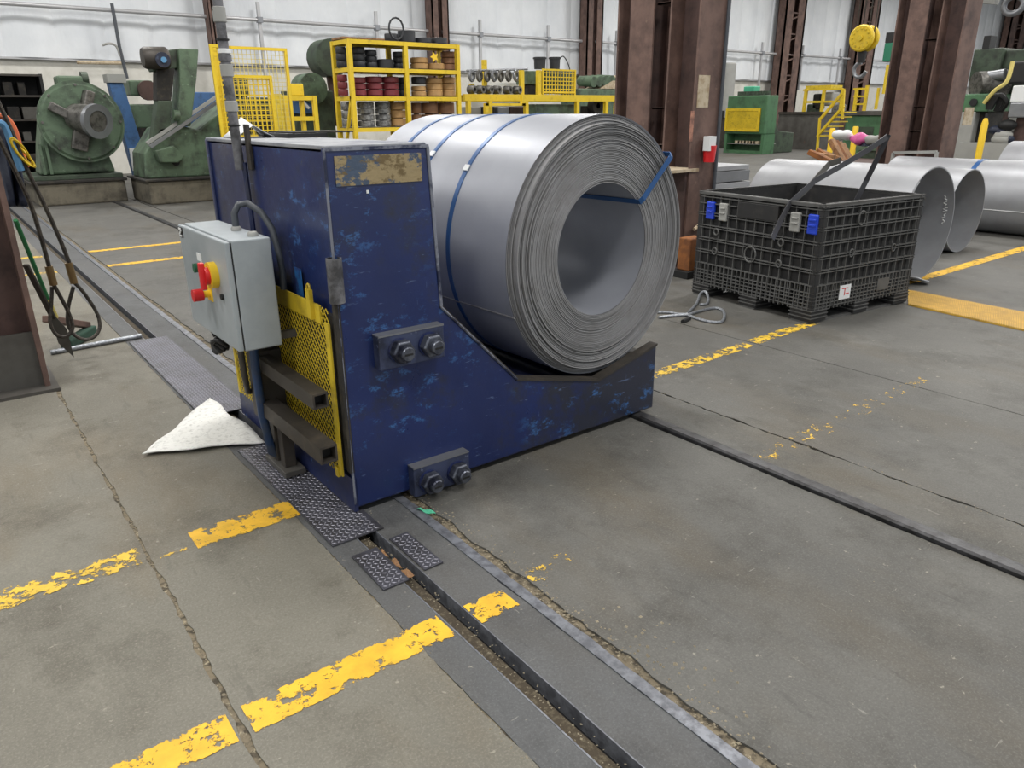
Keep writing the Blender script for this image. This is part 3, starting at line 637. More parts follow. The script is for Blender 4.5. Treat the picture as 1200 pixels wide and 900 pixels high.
def rs(r, y, w): return (CX + r * ca + w * nx, y, CZ + r * sa + w * nz)
path = [(R1 + .006, 1.4), (R1 + .006, .045), (R1 - .01, .037), (R1 - .06, .037), (R0 + .02, .037), (R0 - .004, .045), (R0 - .004, 1.4)]
st = MB(); n = len(path)
st.add([rs(r, y, s * .016) for r, y in path for s in (-1, 1)], [(2 * i, 2 * i + 1, 2 * i + 3, 2 * i + 2) for i in range(n - 1)]).build('eye_strap', M['strap_blue'], coil, solid=.003)
ae = math.radians(203)
MB().add([onc(ae + s * .006, y, h) for y in (.03, CL - .02) for s, h in ((-1, .0005), (-1, .007), (1, .007), (1, .0005))], [(0, 1, 5, 4), (1, 2, 6, 5), (2, 3, 7, 6), (0, 3, 2, 1), (4, 5, 6, 7)]).build('sheet_end', M['coil_face'], coil)
coil.rotation_euler.z = math.radians(2.2); coil.scale = (.955, 1, 1.0)

# ================================================================= black bulk bin
bin_ = root('bulk_bin', (0, 0, 0), 'black ribbed plastic bulk bin with blue latches on the floor', 'bin')
W, D, HB = 1.30, 1.30, .935
MB().bx(.03, .03, .10, W - .03, D - .03, .14).build('deck', M['crate'], bin_)
for nm, a in (('side_panel', (.03, .03, .13, W - .03, .055, HB)), ('side_panel', (.03, D - .055, .13, W - .03, D - .03, HB)), ('side_panel', (.03, .03, .13, .055, D - .03, HB)), ('side_panel', (W - .055, .03, .13, W - .03, D - .03, HB))):
    MB().bx(*a).build(nm, M['crate_shaded'], bin_)
MB().bx(0, 0, HB - .03, W, .055, HB).bx(0, D - .055, HB - .03, W, D, HB).bx(0, 0, HB - .03, .055, D, HB).bx(W - .055, 0, HB - .03, W, D, HB).build('rim', M['crate'], bin_, bevel=.006)
hz = [.12, .15, .18, .21, .24, .30, .40, .42, .51, .53, .62, .64, .73, .75, .83, .885]
rb = MB(); rbl = MB(); rbk = MB(); rbr = MB()
for z in hz:
    t = .0075
    rb.bx(0.0, .0, z, W, .03, z + t); rbk.bx(0, D - .03, z, W, D, z + t)
    if not (.76 < z < .88): rbl.bx(0, 0, z, .03, D, z + t)
    else: rbl.bx(0, 0, z, .03, .36, z + t).bx(0, .86, z, .03, D, z + t)
    rbr.bx(W - .03, 0, z, W, D, z + t)
for k in range(13):
    q = .06 + k * (W - .12) / 12
    rb.bx(q - .0035, 0.004, .12, q + .0035, .03, HB); rbk.bx(q - .0035, D - .03, .12, q + .0035, D - .004, HB)
    if not .40 < q < .84: rbl.bx(.004, q - .0035, .12, .03, q + .0035, HB)
    else: rbl.bx(.004, q - .0035, .12, .03, q + .0035, .75)
    rbr.bx(W - .03, q - .006, .12, W - .004, q + .006, HB)
for k in range(27):
    q = .04 + k * (W - .08) / 26
    rb.bx(q - .004, -.002, .10, q + .004, .03, .30); rbl.bx(-.002, q - .004, .10, .03, q + .004, .30)

for q in (rb, rbl, rbk, rbr): struct(q.build('ribbing', M['crate'], bin_), 'stuff')
for cx in (0, W - .056):
    for cy in (0, D - .056): MB().bx(cx + .002, cy + .002, .10, cx + .054, cy + .054, HB - .005).build('corner_post', M['crate_shaded'], bin_, bevel=.010)
def foot(x0, y0, x1, y1):
    f = MB().bx(x0, y0, .012, x1, y1, .12).build('foot', M['crate_shaded'], bin_, bevel=.006)
    e = MB()
    for z in (.04, .07, .10): e.bx(x0 - .006, y0 - .006, z, x1 + .006, y1 + .006, z + .008)
    e.build('foot_ribs', M['crate'], f)
for fx in ((0, .2), (.55, .73), (W - .2, W)):
    for fy in ((0, .2), (.55, .73), (D - .2, D)): foot(fx[0], fy[0], fx[1], fy[1])
for fy in ((.02, .18), (.56, .72), (D - .18, D - .02)): MB().bx(0, fy[0], 0, W, fy[1], .014).build('skid', M['crate'], bin_)
for yy, m in ((.085, 'latch_blue'), (1.15, 'latch_blue'), (.25, 'latch_grey'), (1.0, 'latch_grey')):
    p = MB().bx(-.012, yy - .045, .70, .02, yy + .045, .85).build('latch', M[m], bin_, bevel=.008)
    MB().bx(-.02, yy - .03, .76, -.01, yy + .03, .775).bx(-.02, yy - .03, .80, -.01, yy + .03, .815).build('latch_grip', M[m], p, bevel=.003)
MB().bx(-.006, .42, .755, .028, .84, .88).build('drop_door_panel', M['crate_shaded'], bin_, bevel=.004)
lb = MB().bx(.32, -.006, .16, .46, -.002, .275).build('paper_label', M['white'], bin_)
for a in ((.345, .245, .42, .252), (.38, .19, .388, .245), (.40, .20, .44, .206)): MB().bx(a[0], -.008, a[1], a[2], -.0055, a[3]).build('label_print', M['red'], lb)
MB().bx(.82, -.004, .17, .98, .004, .27).build('worn_plate', M['latch_grey'] if False else M['crate'], bin_)
for x, z, rr in ((.47, .80, .055), (.40, .53, .03), (.96, .52, .03)):
    MB().tube([(x + rr * math.cos(t) * .8, -.004, z + rr * math.sin(t)) for t in [k * .3927 for k in range(16)]], .006, 6, True).build('moulded_ring', M['crate'], bin_)
for y, z, rr in ((.66, .46, .06), (.36, .60, .025), (1.06, .60, .025), (.36, .43, .025), (1.06, .43, .025)):
    MB().tube([(-.004, y + rr * math.cos(t), z + rr * math.sin(t) * 1.1) for t in [k * .3927 for k in range(16)]], .007, 6, True).build('moulded_ring', M['crate'], bin_)
bin_.location = (4.17, .47, 0.0); bin_.rotation_euler.z = math.radians(-6)
# strapping standing out of the bin
def band(pts, wd, mat, label, nm='loose_strapping'):
    pts = [Vector(p) for p in pts]; m = MB()
    for i, p in enumerate(pts):
        t = (pts[min(i + 1, len(pts) - 1)] - pts[max(i - 1, 0)]).normalized(); s = t.cross(Vector((.57, .75, .1))).normalized() * wd / 2
        m.v += [tuple(p - s), tuple(p + s)]
    m.f = [(2 * i, 2 * i + 1, 2 * i + 3, 2 * i + 2) for i in range(len(pts) - 1)]
    return tag(m.build(nm, mat, solid=.004), label, 'strapping')
def bp(px, py, s): return CAM + ray(px, py) * s      # s = distance along the view axis
band([bp(905, 280, 5.62), bp(914, 260, 5.7), bp(926, 238, 5.80), bp(955, 212, 5.9), bp(990, 192, 6.0), bp(1020, 174, 6.05), bp(1040, 160, 6.1), bp(1041, 158, 6.12), bp(1030, 182, 6.2), bp(1015, 212, 6.3), bp(1003, 236, 6.35)], .045, M['strap_black'],
     'long black strapping bent in a loop and standing out of the black bin')
band([bp(920, 244, 5.85), bp(945, 222, 5.95), bp(972, 192, 6.1), bp(985, 188, 6.12)], .05, M['graphite'], 'short grey strapping end leaning against the bent black loop in the bin')
# ================================================================= beside the left column: slings, broom, bar, hanging webs
def rope(nm, pts, r, mat, parent): return MB().tube(pts, r, 8).build(nm, M[mat], parent, True)
def smooth_path(ps, n=8):
    ps = [Vector(p) for p in ps]; out = []
    for i in range(len(ps) - 1):
        p0 = ps[max(i - 1, 0)]; p1 = ps[i]; p2 = ps[i + 1]; p3 = ps[min(i + 2, len(ps) - 1)]
        for k in range(n):
            t = k / n
            out.append(0.5 * ((2 * p1) + (p2 - p0) * t + (2 * p0 - 5 * p1 + 4 * p2 - p3) * t * t + (3 * p1 - p0 - 3 * p2 + p3) * t ** 3))
    return out + [ps[-1]]
YS = 3.14
def sl(px, py, dy=0): return AY(px, py, YS + dy)
for lab, line, fer, loop in (
    ('dark wire rope sling with eye loop, further from the rust column', [(12, 150), (30, 195), (52, 240), (70, 280), (82, 310)], ((80, 308), (87, 332)), [(86, 330), (99, 344), (113, 366), (117, 382), (112, 393), (101, 398), (88, 393), (80, 380), (80, 360), (86, 336)]),
    ('dark wire rope sling with eye loop, closer to the rust column', [(0, 165), (20, 205), (36, 240), (50, 285), (58, 314)], ((57, 312), (63, 334)), [(62, 332), (72, 350), (81, 368), (85, 384), (78, 394), (66, 392), (59, 378), (60, 358), (61, 336)])):
    dy = .0 if 'further' in lab else -.08
    b = sl(line[-1][0], line[-1][1], dy)
    r = root('wire_rope_sling', (b.x, b.y, 0), lab, 'sling', 'wire rope slings by the column')
    top = sl(*line[0], dy)
    rope('rope', smooth_path([top + Vector((-.12, 0, .55)), ] + [sl(x, y, dy) for x, y in line]), .0135, 'wire', r)
    a, c = sl(*fer[0], dy), sl(*fer[1], dy)
    MB().cyl(a, c, .024, n=12).build('ferrule', M['brass'], r, True)
    rope('eye_loop', smooth_path([sl(x, y, dy + .02 * math.sin(i)) for i, (x, y) in enumerate(loop)]), .0125, 'wire', r)
a = G(68, 378); hd = G(92, 388)
r = root('broom', (hd.x, hd.y, 0), 'broom with bright green handle leaning against the rust column', 'broom')
MB().tube([AY(18, 258, 3.0), AY(56, 350, 3.35)], .014, 8).build('handle', M['handle_green'], r, True)
MB().tube([AY(56, 350, 3.35), AY(66, 372, 3.42)], .016, 8).build('handle_tip', M['yellow_pale'], r, True)
P0 = AY(66, 372, 3.42); P1 = G(104, 392)
MB().bar((P0.x - .06, P0.y, P0.z), (P1.x, P1.y, .075), .07, .05).build('head_block', M['rust'], r, bevel=.008)
MB().bar((P0.x + .02, P0.y, .045), (P1.x + .03, P1.y, .035), .08, .07).build('bristles', M['bristle'], r, bevel=.012)
p, q = AY(30, 310, 2.98), G(87, 420)
r = root('pry_bar', (q.x, q.y, 0), 'dark flat steel blade bar leaning on the rust column', 'bar')
m_ = p.lerp(q, .55); MB().bar(p, m_, .035, .02).build('shank', M['tube_steel'], r, bevel=.004)
d = (q - p).normalized(); s = Vector((.6, -.1, .35)).normalized() * .045
MB().add([m_ - s * .4, m_ + s * .4, m_.lerp(q, .35) + s, q + Vector((0, 0, .01)), m_.lerp(q, .5) - s], [(0, 1, 2, 3, 4)]).build('blade', M['graphite'], r, solid=.012)
pa, pb = G(60, 416), G(166, 396)
o = MB().cyl((pa.x, pa.y, .018), (pb.x, pb.y, .018), .018, n=12).build('floor_pipe', M['galv'], None, True); tag(o, 'thin galvanised pipe lying on the floor beside the rust column', 'pipe')
# hanging webs and hose by the column
def hang(nm, pxs, Y, r, mat, label, cat, n=8):
    o = MB().tube(smooth_path([AY(x, y, Y) for x, y in pxs]), r, n).build(nm, M[mat], None, True); return tag(o, label, cat)
o = MB().sheet(10, 6, lambda u, v: AY(-14 + v * 30 + u * 18 + 4 * math.sin(v * 6), 146 + u * 96, 3.35 + .05 * math.sin(v * 9 + u * 3))).build('hanging_bag', M['navy'], None, True, solid=.01); tag(o, 'dark navy plastic bag hanging beside the rust column', 'bag')
hang('web_sling', [(-2, 136), (8, 140), (16, 152), (22, 172), (30, 196)], 3.2, .022, 'orange', 'orange web sling hanging beside the navy bag', 'sling')
hang('web_sling', [(-4, 144), (4, 146), (10, 158), (18, 180), (25, 200)], 3.14, .022, 'sky_blue', 'sky blue web sling hanging in front of the orange one', 'sling')
r = root('rope_coil', AY(30, 200, 3.1), 'yellow rope coil hanging beside the rust column', 'rope')
for k in range(7):
    c = AY(25 + k * 1.1, 178 + k * 1.2, 3.12 + .006 * k)
    MB().tube([c + Vector((.030 * math.cos(t) * (1 - .1 * k) + .035 * math.sin(t), 0.02 * math.sin(t + k), .085 * -math.sin(t) * (1 - .05 * k))) for t in [i * .3927 for i in range(16)]], .0055, 6, True).build('rope_turn', M['yellow'], r, True)
# galvanised sling on the floor by the bin
def fl(px, py, z=.012): return G(px, py, z)
r = root('floor_sling', fl(812, 368, 0), 'pale galvanised wire rope sling with eye loops lying on floor by the bin', 'sling')
rope('rope', smooth_path([fl(770, 366), fl(782, 366), fl(796, 368), fl(806, 368)]), .011, 'galv', r)
rope('rope', smooth_path([fl(772, 372), fl(790, 370), fl(806, 369)]), .011, 'galv', r)
rope('eye_loop', smooth_path([fl(806, 369), fl(822, 364), fl(838, 361), fl(847, 364), fl(849, 371), fl(845, 377), fl(832, 377), fl(816, 373), fl(806, 369)]), .012, 'galv', r)
rope('eye_loop', smooth_path([fl(807, 366), fl(816, 356), fl(821, 344, .03), fl(827, 342, .05), fl(830, 350), fl(828, 356), fl(820, 357)]), .012, 'galv', r)
MB().cyl(fl(800, 377), fl(808, 373), .018, n=8).build('ferrule', M['black'], r, True)
# white cloth on the floor
cs = [G(170, 535), G(246, 470), G(312, 521)]
def clo(u, v):
    p = cs[0].lerp(cs[1], u) .lerp(cs[0].lerp(cs[2], u), v)
    e = .012 * math.sin(u * 9 + v * 4) + .008 * math.sin(v * 13 + u * 3)
    return (p.x + .01 * math.sin(v * 11), p.y + .012 * math.sin(u * 12), .016 + abs(e) * (.15 + .5 * u))
o = MB().sheet(22, 18, clo).build('absorbent_cloth', M['cloth'], None, True, solid=.006); tag(o, 'white absorbent cloth lying flat on the floor beside the blue coil car', 'cloth')
# ================================================================= around the central column
r = root('rusted_block', (4.86, 2.25, 0), 'orange rusted steel block on a dark timber at the foot of the brown column', 'block')
MB().bx(4.78, 2.20, .075, 5.02, 2.36, .40).build('block', M['rust_o'], r, bevel=.012)
MB().bx(4.74, 2.18, 0, 5.04, 2.40, .075).build('timber', M['black'], r, bevel=.006)
c = AY(826, 186, 2.46)
r = root('red_cup', (c.x, c.y, c.z), 'red bucket holding white paper on the brown column ledge', 'bucket')
MB().lathe([(0, 0), (.055, 0), (.068, .16), (.06, .16), (.05, .01), (0, .01)], (c.x, 2.408, c.z - .03), (0, 0, 1), 16).build('bucket_body', M['red'], r, True)
MB().bx(c.x - .07, c.y - .10, c.z + .08, c.x + .03, c.y - .02, c.z + .22).build('paper', M['white'], r)
r.location = r.location
# stack of flat steel sheets
SY = 6.0; X0, X1 = AY(838, 205, SY).x, AY(880, 205, SY).x; ZT = AY(860, 194, SY).z
for k, (z0, z1) in enumerate(((.12, ZT * .55), (ZT * .55 + .02, ZT * .86), (ZT * .86 + .012, ZT))):
    o = MB().bx(X0 + .03 * k, SY, z0, X1 - .04 * k, SY + 1.0 - .05 * k, z1).build('sheet_bundle', M['roll'] if k != 1 else M['steel'], None, bevel=.006)
    tag(o, ('bottom bundle of the grey sheet steel stack by the brown column', 'middle bundle of the grey sheet steel stack by the brown column', 'top bundle of the grey sheet steel stack by the brown column')[k], 'sheet bundle', 'stacked sheet bundles')
for y in (SY + .1, SY + .75): o = MB().bx(X0 - .02, y, 0, X1 + .02, y + .1, .12).build('bearer_timber', M['black']); tag(o, 'black timber bearer under the grey sheet steel stack', 'timber', 'bearers under sheets')
# ================================================================= pale steel rolls on the right
def roll(nm, face_px, x, y0, y1, rad, label, thick=.012, groups='pale steel rolls beyond the black bin', tail=True, band=None, zc=None):
    zc = zc or rad
    r = root(nm, (x, y0, 0), label, 'steel roll', groups)
    n = 64; vs = []; fs = []
    def ringp(t, rr, y): return (x + rr * math.cos(t), y, zc + rr * math.sin(t))
    MB().lathe([(rad, 0), (rad, y1 - y0), (rad - thick, y1 - y0), (rad - thick, 0), (rad, 0)], (x, y0, zc), (0, 1, 0), n).build('rolled_sheet', M['roll'], r, True)
    if tail:   # loose end of the sheet springing inwards
        m = MB()
        m.sheet(14, 2, lambda u, v: (x + (rad - .02 - .16 * u ** 1.5) * math.cos(2.2 + u * 1.5), y0 + v * (y1 - y0), zc + (rad - .02 - .16 * u ** 1.5) * math.sin(2.2 + u * 1.5)))
        m.build('loose_end', M['roll'], r, True, solid=thick)
    if band:
        for b in band: MB().lathe([(rad + .001, b), (rad + .005, b), (rad + .005, b + .06), (rad + .001, b + .06)], (x, y0, zc), (0, 1, 0), n).build('strap', M['strap_blue'], r, True)
    return r
b1 = G(1083, 330)
r1 = roll('sheet_roll', None, 6.48, .72, 2.45, .545, 'large open pale steel roll right behind the black bin')
MB().sheet(8, 2, lambda u, v: (6.48 - .05 - .22 * u, .60 - .06 * math.sin(u * 3.1) + v * .3, .02 + .06 * u * u)).build('turned_out_flap', M['roll'], r1, True, solid=.012)
for i, (t, w) in enumerate(((-.10, .05), (.02, .07), (.14, .04), (.26, .06), (.38, .05))):   # marker scrawl inside the roll
    MB().tube([(6.48 + .525 * math.cos(t + q * .09), .80 + .02 * math.sin(q * 9 + i), .545 + .525 * math.sin(t + q * .09)) for q in (0, .3, .6, 1)], .006, 5).build('marker_stroke', M['chalk'], r1)
roll('sheet_roll', None, 8.42, 1.16, 3.4, .475, 'smaller open pale steel roll between the large open roll and strapped coil', tail=False)
r = roll('sheet_roll', None, 10.4, .45, 3.0, .475, 'big pale steel coil with a single blue strap beyond the open rolls', tail=False, band=(1.35,), thick=.2)
MB().bx(10.72, .5, 0, 10.82, 2.9, .12).build('chock', M['black'], r); MB().tube([(10.4 + .478 * math.cos(3.42), y, .475 + .478 * math.sin(3.42)) for y in (.46, 2.99)], .006, 5).build('sheet_end', M['chalk'], r)
roll('sheet_roll', None, 12.6, .3, 2.3, .56, 'pale steel coil partly hidden behind the blue-strapped coil', tail=False, thick=.2)
# ================================================================= far left machines
def RY(x0, y0, x1, y1, Y): return AY(x0, (y0 + y1) / 2, Y).x, AY(x1, (y0 + y1) / 2, Y).x, AY((x0 + x1) / 2, y1, Y).z, AY((x0 + x1) / 2, y0, Y).z
def RXr(x0, y0, x1, y1, X): return AX(x1, (y0 + y1) / 2, X).y, AX(x0, (y0 + y1) / 2, X).y, AX((x0 + x1) / 2, y1, X).z, AX((x0 + x1) / 2, y0, X).z
def by(mb, x0, y0, x1, y1, Y, dep):
    a, b, c, d = RY(x0, y0, x1, y1, Y); return mb.bx(a, Y, c, b, Y + dep, d)
# faceplate machine
Y = 14.0
pl = root('machine_plinth', (1.2, Y, 0), 'oily concrete plinth under the green faceplate machine', 'plinth')
MB().bx(.46, Y, 0, 1.98, Y + 1.8, .40).build('block', M['plinth'], pl, bevel=.03); MB().bx(.36, Y - .04, .40, 2.02, Y + 2.2, .45).build('cap_plate', M['dark'], pl, bevel=.01)
fm = root('faceplate_machine', (1.2, Y + .6, .45), 'green faceplate machine with big round disc and grey chuck', 'machine')
MB().prism([(.62, .54), (1.93, .54), (1.80, 1.15), (1.55, 1.85), (.92, 1.85), (.74, 1.15)], 'y', Y + .45, Y + 1.2).build('housing', M['green'], fm, bevel=.04)
MB().bx(.40, Y + .2, .45, 2.0, Y + 1.7, .53).build('bed', M['green_d'], fm, bevel=.01)
for s in (.55, .66): MB().bx(s + .12, Y + .36, .55, s + .17, Y + .45, 1.1).build('rib', M['green'], fm)
c = AY(96, 143, Y + .25)
MB().lathe([(0, 0), (.60, 0), (.69, .03), (.71, .08), (.71, .2), (.66, .24), (0, .24)], (c.x, Y + .46, c.z), (0, -1, 0), 48).build('faceplate', M['green'], fm, True)
MB().lathe([(.70, 0), (.735, 0), (.735, .05), (.70, .05)], (c.x, Y + .30, c.z), (0, -1, 0), 48).build('rim', M['green'], fm, True)
ax = Vector((.45, -.85, -.12)).normalized(); p0 = Vector((c.x - .08, Y + .22, c.z + .08)); p1 = p0 + ax * .55
MB().cyl(p0, p1, .25, .29, 24).build('chuck', M['chuck'], fm, True)
MB().lathe([(.19, 0), (.31, 0), (.31, .09), (.19, .09), (.19, 0)], p1 - ax * .05, ax, 24).build('chuck_ring', M['steel'], fm, True)
MB().cyl(p1, p1 + ax * .02, .19, n=20).build('chuck_bore', M['chuck'], fm, True)
for (dx, dz, l, wd) in ((-.40, .24, .42, .24), (.16, .44, .3, .26), (-.12, -.40, .26, .28)):
    MB().bar((c.x + dx * .4, Y + .15, c.z + dz * .4), (c.x + dx * 1.25, Y + .18, c.z + dz * 1.25), wd, .16).build('jaw', M['chuck'], fm, bevel=.02)
for q in range(8): MB().cyl((c.x + .66 * math.cos(q * .785), Y + .23, c.z + .66 * math.sin(q * .785)), (c.x + .66 * math.cos(q * .785), Y + .19, c.z + .66 * math.sin(q * .785)), .025, n=8).build('bolt', M['chuck'], fm)
a = RY(64, 83, 94, 102, Y + 1.6); MB().bx(a[0], Y + 1.3, a[2] - .1, a[1], Y + 1.8, a[3] - .1).build('gear_case', M['green'], fm, bevel=.04)
MB().cyl((a[1], Y + 1.5, a[3] - .15), (a[1] + .12, Y + 1.5, a[3] - .15), .14, n=14).build('hand_wheel', M['green_d'], fm, True)
# black shelving
a = RY(-20, 86, 61, 205, 17.2)
sh = root('parts_shelving', (a[0], 17.2, 0), 'black steel shelving full of dark parts behind the green faceplate machine', 'shelving')
for x in (a[0], a[1] - .06): MB().bx(x, 17.2, 0, x + .06, 17.9, a[3]).build('side_panel', M['black'], sh)
MB().bx(a[0], 17.86, 0, a[1], 17.9, a[3]).build('back_panel', M['black'], sh)
sz = [.2, .62, 1.05, 1.5, 1.98, a[3] - .05]
for z in sz: MB().bx(a[0], 17.18, z, a[1], 17.88, z + .04).build('shelf', M['tube_steel'], sh)
for z in sz[:-1]:
    x = a[0] + .12
    while x < a[1] - .42:
        pm_ = random.choice(('graphite', 'tube_steel', 'dark', 'latch_grey', 'rust_d', 'dark')); wv = random.uniform(.12, .3); h = random.uniform(.1, .28)
        o = MB().bx(x, 17.25 + random.uniform(0, .15), z + .04, x + wv, 17.7, z + .04 + h).build('parts_box', M[pm_], None, bevel=.008)
        tag(o, dict(graphite='dark grey', tube_steel='brown black', dark='black', latch_grey='pale grey', rust_d='rust brown')[pm_] + ' parts box on the black steel shelving', 'box', dict(graphite='dark grey', tube_steel='brown black', dark='black', latch_grey='pale grey', rust_d='rust brown')[pm_] + ' boxes on the black shelving'); x += wv + random.uniform(.03, .12)
# press on plinth
Y = 12.9
pl = root('machine_plinth', (3, Y, 0), 'oily concrete plinth under the green bending press', 'plinth')
MB().bx(2.16, Y, 0, 4.4, Y + 1.5, .42).build('block', M['plinth'], pl, bevel=.03); MB().bx(2.1, Y - .04, .42, 4.45, Y + 1.5, .46).build('cap_plate', M['dark'], pl, bevel=.01)
pr_ = root('bending_press', (3, Y + .3, .46), 'green bending press with upright plate and grey motor on the plinth', 'machine')
def pq(x, y, yy=Y + .35): q = AY(x, y, yy); return (q.x, q.z)
MB().prism([(AY(170, 212, Y + .35).x, .46), pq(168, 180), pq(186, 150), pq(206, 146), pq(232, 152), pq(268, 122), (AY(268, 212, Y + .35).x, .46)], 'y', Y + .3, Y + 1.3).build('base_casting', M['green'], pr_, bevel=.03)
MB().prism([pq(208, 57), pq(231, 58), pq(229, 90), pq(222, 148), pq(206, 148), pq(209, 100)], 'y', Y + .25, Y + .75).build('upright_plate', M['green'], pr_, bevel=.02)
MB().prism([pq(172, 62), pq(208, 57), pq(208, 80), pq(180, 84)], 'y', Y + .35, Y + .7).build('head_arm', M['green_d'], pr_, bevel=.02)
q0, q1 = AY(166, 68, Y + .2), AY(198, 68, Y + .2)
MB().lathe([(0, 0), (.16, .01), (.19, .06), (.19, .42), (.16, .46), (0, .47)], q0, q1 - q0, 20).build('motor', M['tube_steel'], pr_, True)
MB().cyl(AY(190, 70, Y + .05), AY(191, 70, Y + .0), .13, n=18).build('motor_plate', M['navy'], pr_, True); MB().cyl(AY(192, 70, Y - .01), AY(192, 70, Y - .03), .05, n=14).build('motor_hub', M['sky_blue'], pr_, True)
MB().prism([pq(183, 82), pq(204, 80), pq(200, 118), pq(183, 118)], 'y', Y + .3, Y + .6).build('ram_block', M['dark'], pr_, bevel=.01)
MB().prism([pq(184, 118), pq(201, 118), pq(199, 150), pq(178, 165)], 'y', Y + .3, Y + .6).build('ram_guide', M['green_d'], pr_, bevel=.01)
MB().bar(AY(176, 172, Y + .15), AY(272, 108, Y + .15), .06, .06).build('feed_rail', M['steel'], pr_); MB().bar(AY(172, 168, Y + .3), AY(268, 104, Y + .3), .06, .06).build('feed_rail', M['latch_grey'], pr_)
MB().cyl(AY(203, 135, Y + .2), AY(210, 136, Y + .2), .1, n=14).build('hand_knob', M['green'], pr_, True)
q = AY(206, 190, Y + .29); MB().cyl((q.x, Y + .3, q.z), (q.x, Y + .27, q.z), .07, n=16).build('cover_hole', M['black'], pr_, True)
MB().prism([pq(178, 176), pq(200, 170), pq(212, 184), pq(205, 190), pq(184, 190)], 'y', Y + .1, Y + .3).build('guide_shoe', M['green'], pr_, bevel=.02)
# blue beam and green gearbox behind
a = RY(137, 97, 150, 200, 15.2)
o = root('blue_stand', (a[0], 15.2, 0), 'blue steel stand with white top plate between the two green machines', 'stand')
MB().prism([(a[0], a[3]), (a[0] + .26, a[3]), (a[0] + .55, 0), (a[0] + .22, 0)], 'y', 15.2, 15.5).build('leg', M['blue_m'], o, bevel=.01)
MB().bx(a[0] - .03, 15.15, a[3], a[0] + .32, 15.55, a[3] + .16).build('top_plate', M['latch_grey'], o); MB().bx(a[0] + .15, 15.12, .5, a[0] + .38, 15.2, .95).build('notice_sheet', M['white'], o)
a = RY(151, 94, 186, 150, 15.6)
o = root('gearbox', (a[0], 15.6, 0), 'green gearbox with fan on a dark frame behind the blue stand', 'gearbox')
by(MB(), 152, 94, 180, 112, 15.6, .7).build('upper_case', M['green'], o, bevel=.03); by(MB(), 150, 122, 188, 150, 15.6, .8).build('lower_case', M['green'], o, bevel=.03)
q = AY(174, 106, 15.5); MB().cyl((q.x, 15.6, q.z), (q.x, 15.5, q.z), .2, n=18).build('fan', M['rust_d'], o, True)
MB().bx(a[0], 15.6, 0, a[1] + .1, 16.3, a[2]).build('frame', M['dark'], o)
a = RY(196, 98, 206, 124, 14.6); o = MB().bx(a[0], 14.6, 0, a[1], 14.65, a[3]).build('notice_board', M['white']); tag(o, 'white notice board standing behind the green bending press', 'board')
o = root('blue_cabinet', (AY(238, 150, 15.2).x, 15.2, 0), 'mid blue cabinet behind the green bending press', 'cabinet')
a = RY(221, 108, 262, 140, 15.2); MB().bx(a[0], 15.2, 0, a[1], 15.9, a[3]).build('body', M['blue_m'], o, bevel=.02); MB().bx(a[0] + .05, 15.18, .2, a[1] - .05, 15.2, a[3] - .1).build('door', M['blue_m'], o); MB().bx(a[1] - .2, 15.16, a[3] - .5, a[1] - .16, 15.19, a[3] - .3).build('handle', M['steel'], o)
# gooseneck conduit lamp on the wall
o = root('conduit_pipe', (AY(140, 90, 21.4).x, 21.4, 0), 'grey conduit riser with bent nozzle on the white back wall', 'pipe')
MB().tube([AY(149, 92, 21.4), AY(140, 55, 21.4), AY(134, 20, 21.4), AY(131, 4, 21.4)], .045, 8).build('riser', M['cable'], o, True); MB().tube(smooth_path([AY(141, 66, 21.4), AY(136, 54, 21.4), AY(128, 51, 21.4), AY(120, 53, 21.4)]), .03, 8).build('nozzle', M['latch_grey'], o, True)
MB().cyl(AY(90, 73, 21.4), AY(142, 74, 21.4), .045, n=8).build('branch', M['tan_paint'], o, True)
# ================================================================= yellow mesh screens
def wire_screen(nm, x0, x1, z0, z1, Y, pitch, wr, mat, fmat, label, skew=0):
    r = root(nm, (x0, Y, z0), label, 'screen', 'yellow mesh screens'); f = MB(); t = .05
    MB().bx(x0, Y, z0, x0 + t, Y + t, z1).bx(x1 - t, Y, z0, x1, Y + t, z1).bx(x0 + t, Y, z0 + .05, x1 - t, Y + t, z0 + .05 + t).bx(x0 + t, Y, z1 - t, x1 - t, Y + t, z1).build('frame', fmat, r)
    x = x0 + t; k = MB()
    while x < x1 - t: k.bx(x - wr, Y + .02, z0, x + wr, Y + .03, z1); x += pitch
    z = z0 + t
    while z < z1 - t: k.bx(x0, Y + .03, z - wr, x1, Y + .04, z + wr); z += pitch
    struct(k.build('wire_mesh', mat, r), 'stuff'); return r
a = RY(256, 55, 341, 152, 11.6)
wire_screen('mesh_screen', a[0], a[1], 0.0, a[3], 11.6, .075, .004, M['yellow_pale'], M['yellow'], 'tall fine yellow mesh screen behind the blue coil car')
a = RY(268, 88, 322, 152, 11.3)
wire_screen('mesh_screen', a[0], a[1], 0, a[3], 11.3, .085, .010, M['yellow'], M['yellow'], 'coarse yellow mesh screen in front of the tall fine one')
a = RY(252, 52, 267, 152, 11.25)
wire_screen('mesh_screen', a[0], a[1], 0, a[3], 11.25, .075, .012, M['yellow'], M['yellow'], 'narrow tall yellow mesh screen beside the wrapped grey mast')
a = RY(272, 90, 318, 150, 11.9)
o = root('wire_block_machine', (a[0], 11.9, 0), 'dark green machine standing behind the yellow mesh screens', 'machine')
MB().bx(a[0], 11.9, 0, a[1], 12.6, a[3] - .35).build('body', M['green_d'], o, bevel=.04); MB().bx(a[0] + .05, 12.0, a[3] - .35, a[1] - .35, 12.5, a[3]).build('head', M['green_d'], o, bevel=.06); MB().cyl((a[1] - .3, 11.9, a[3] - .75), (a[1] - .3, 11.8, a[3] - .75), .22, n=18).build('capstan', M['dark'], o, True)
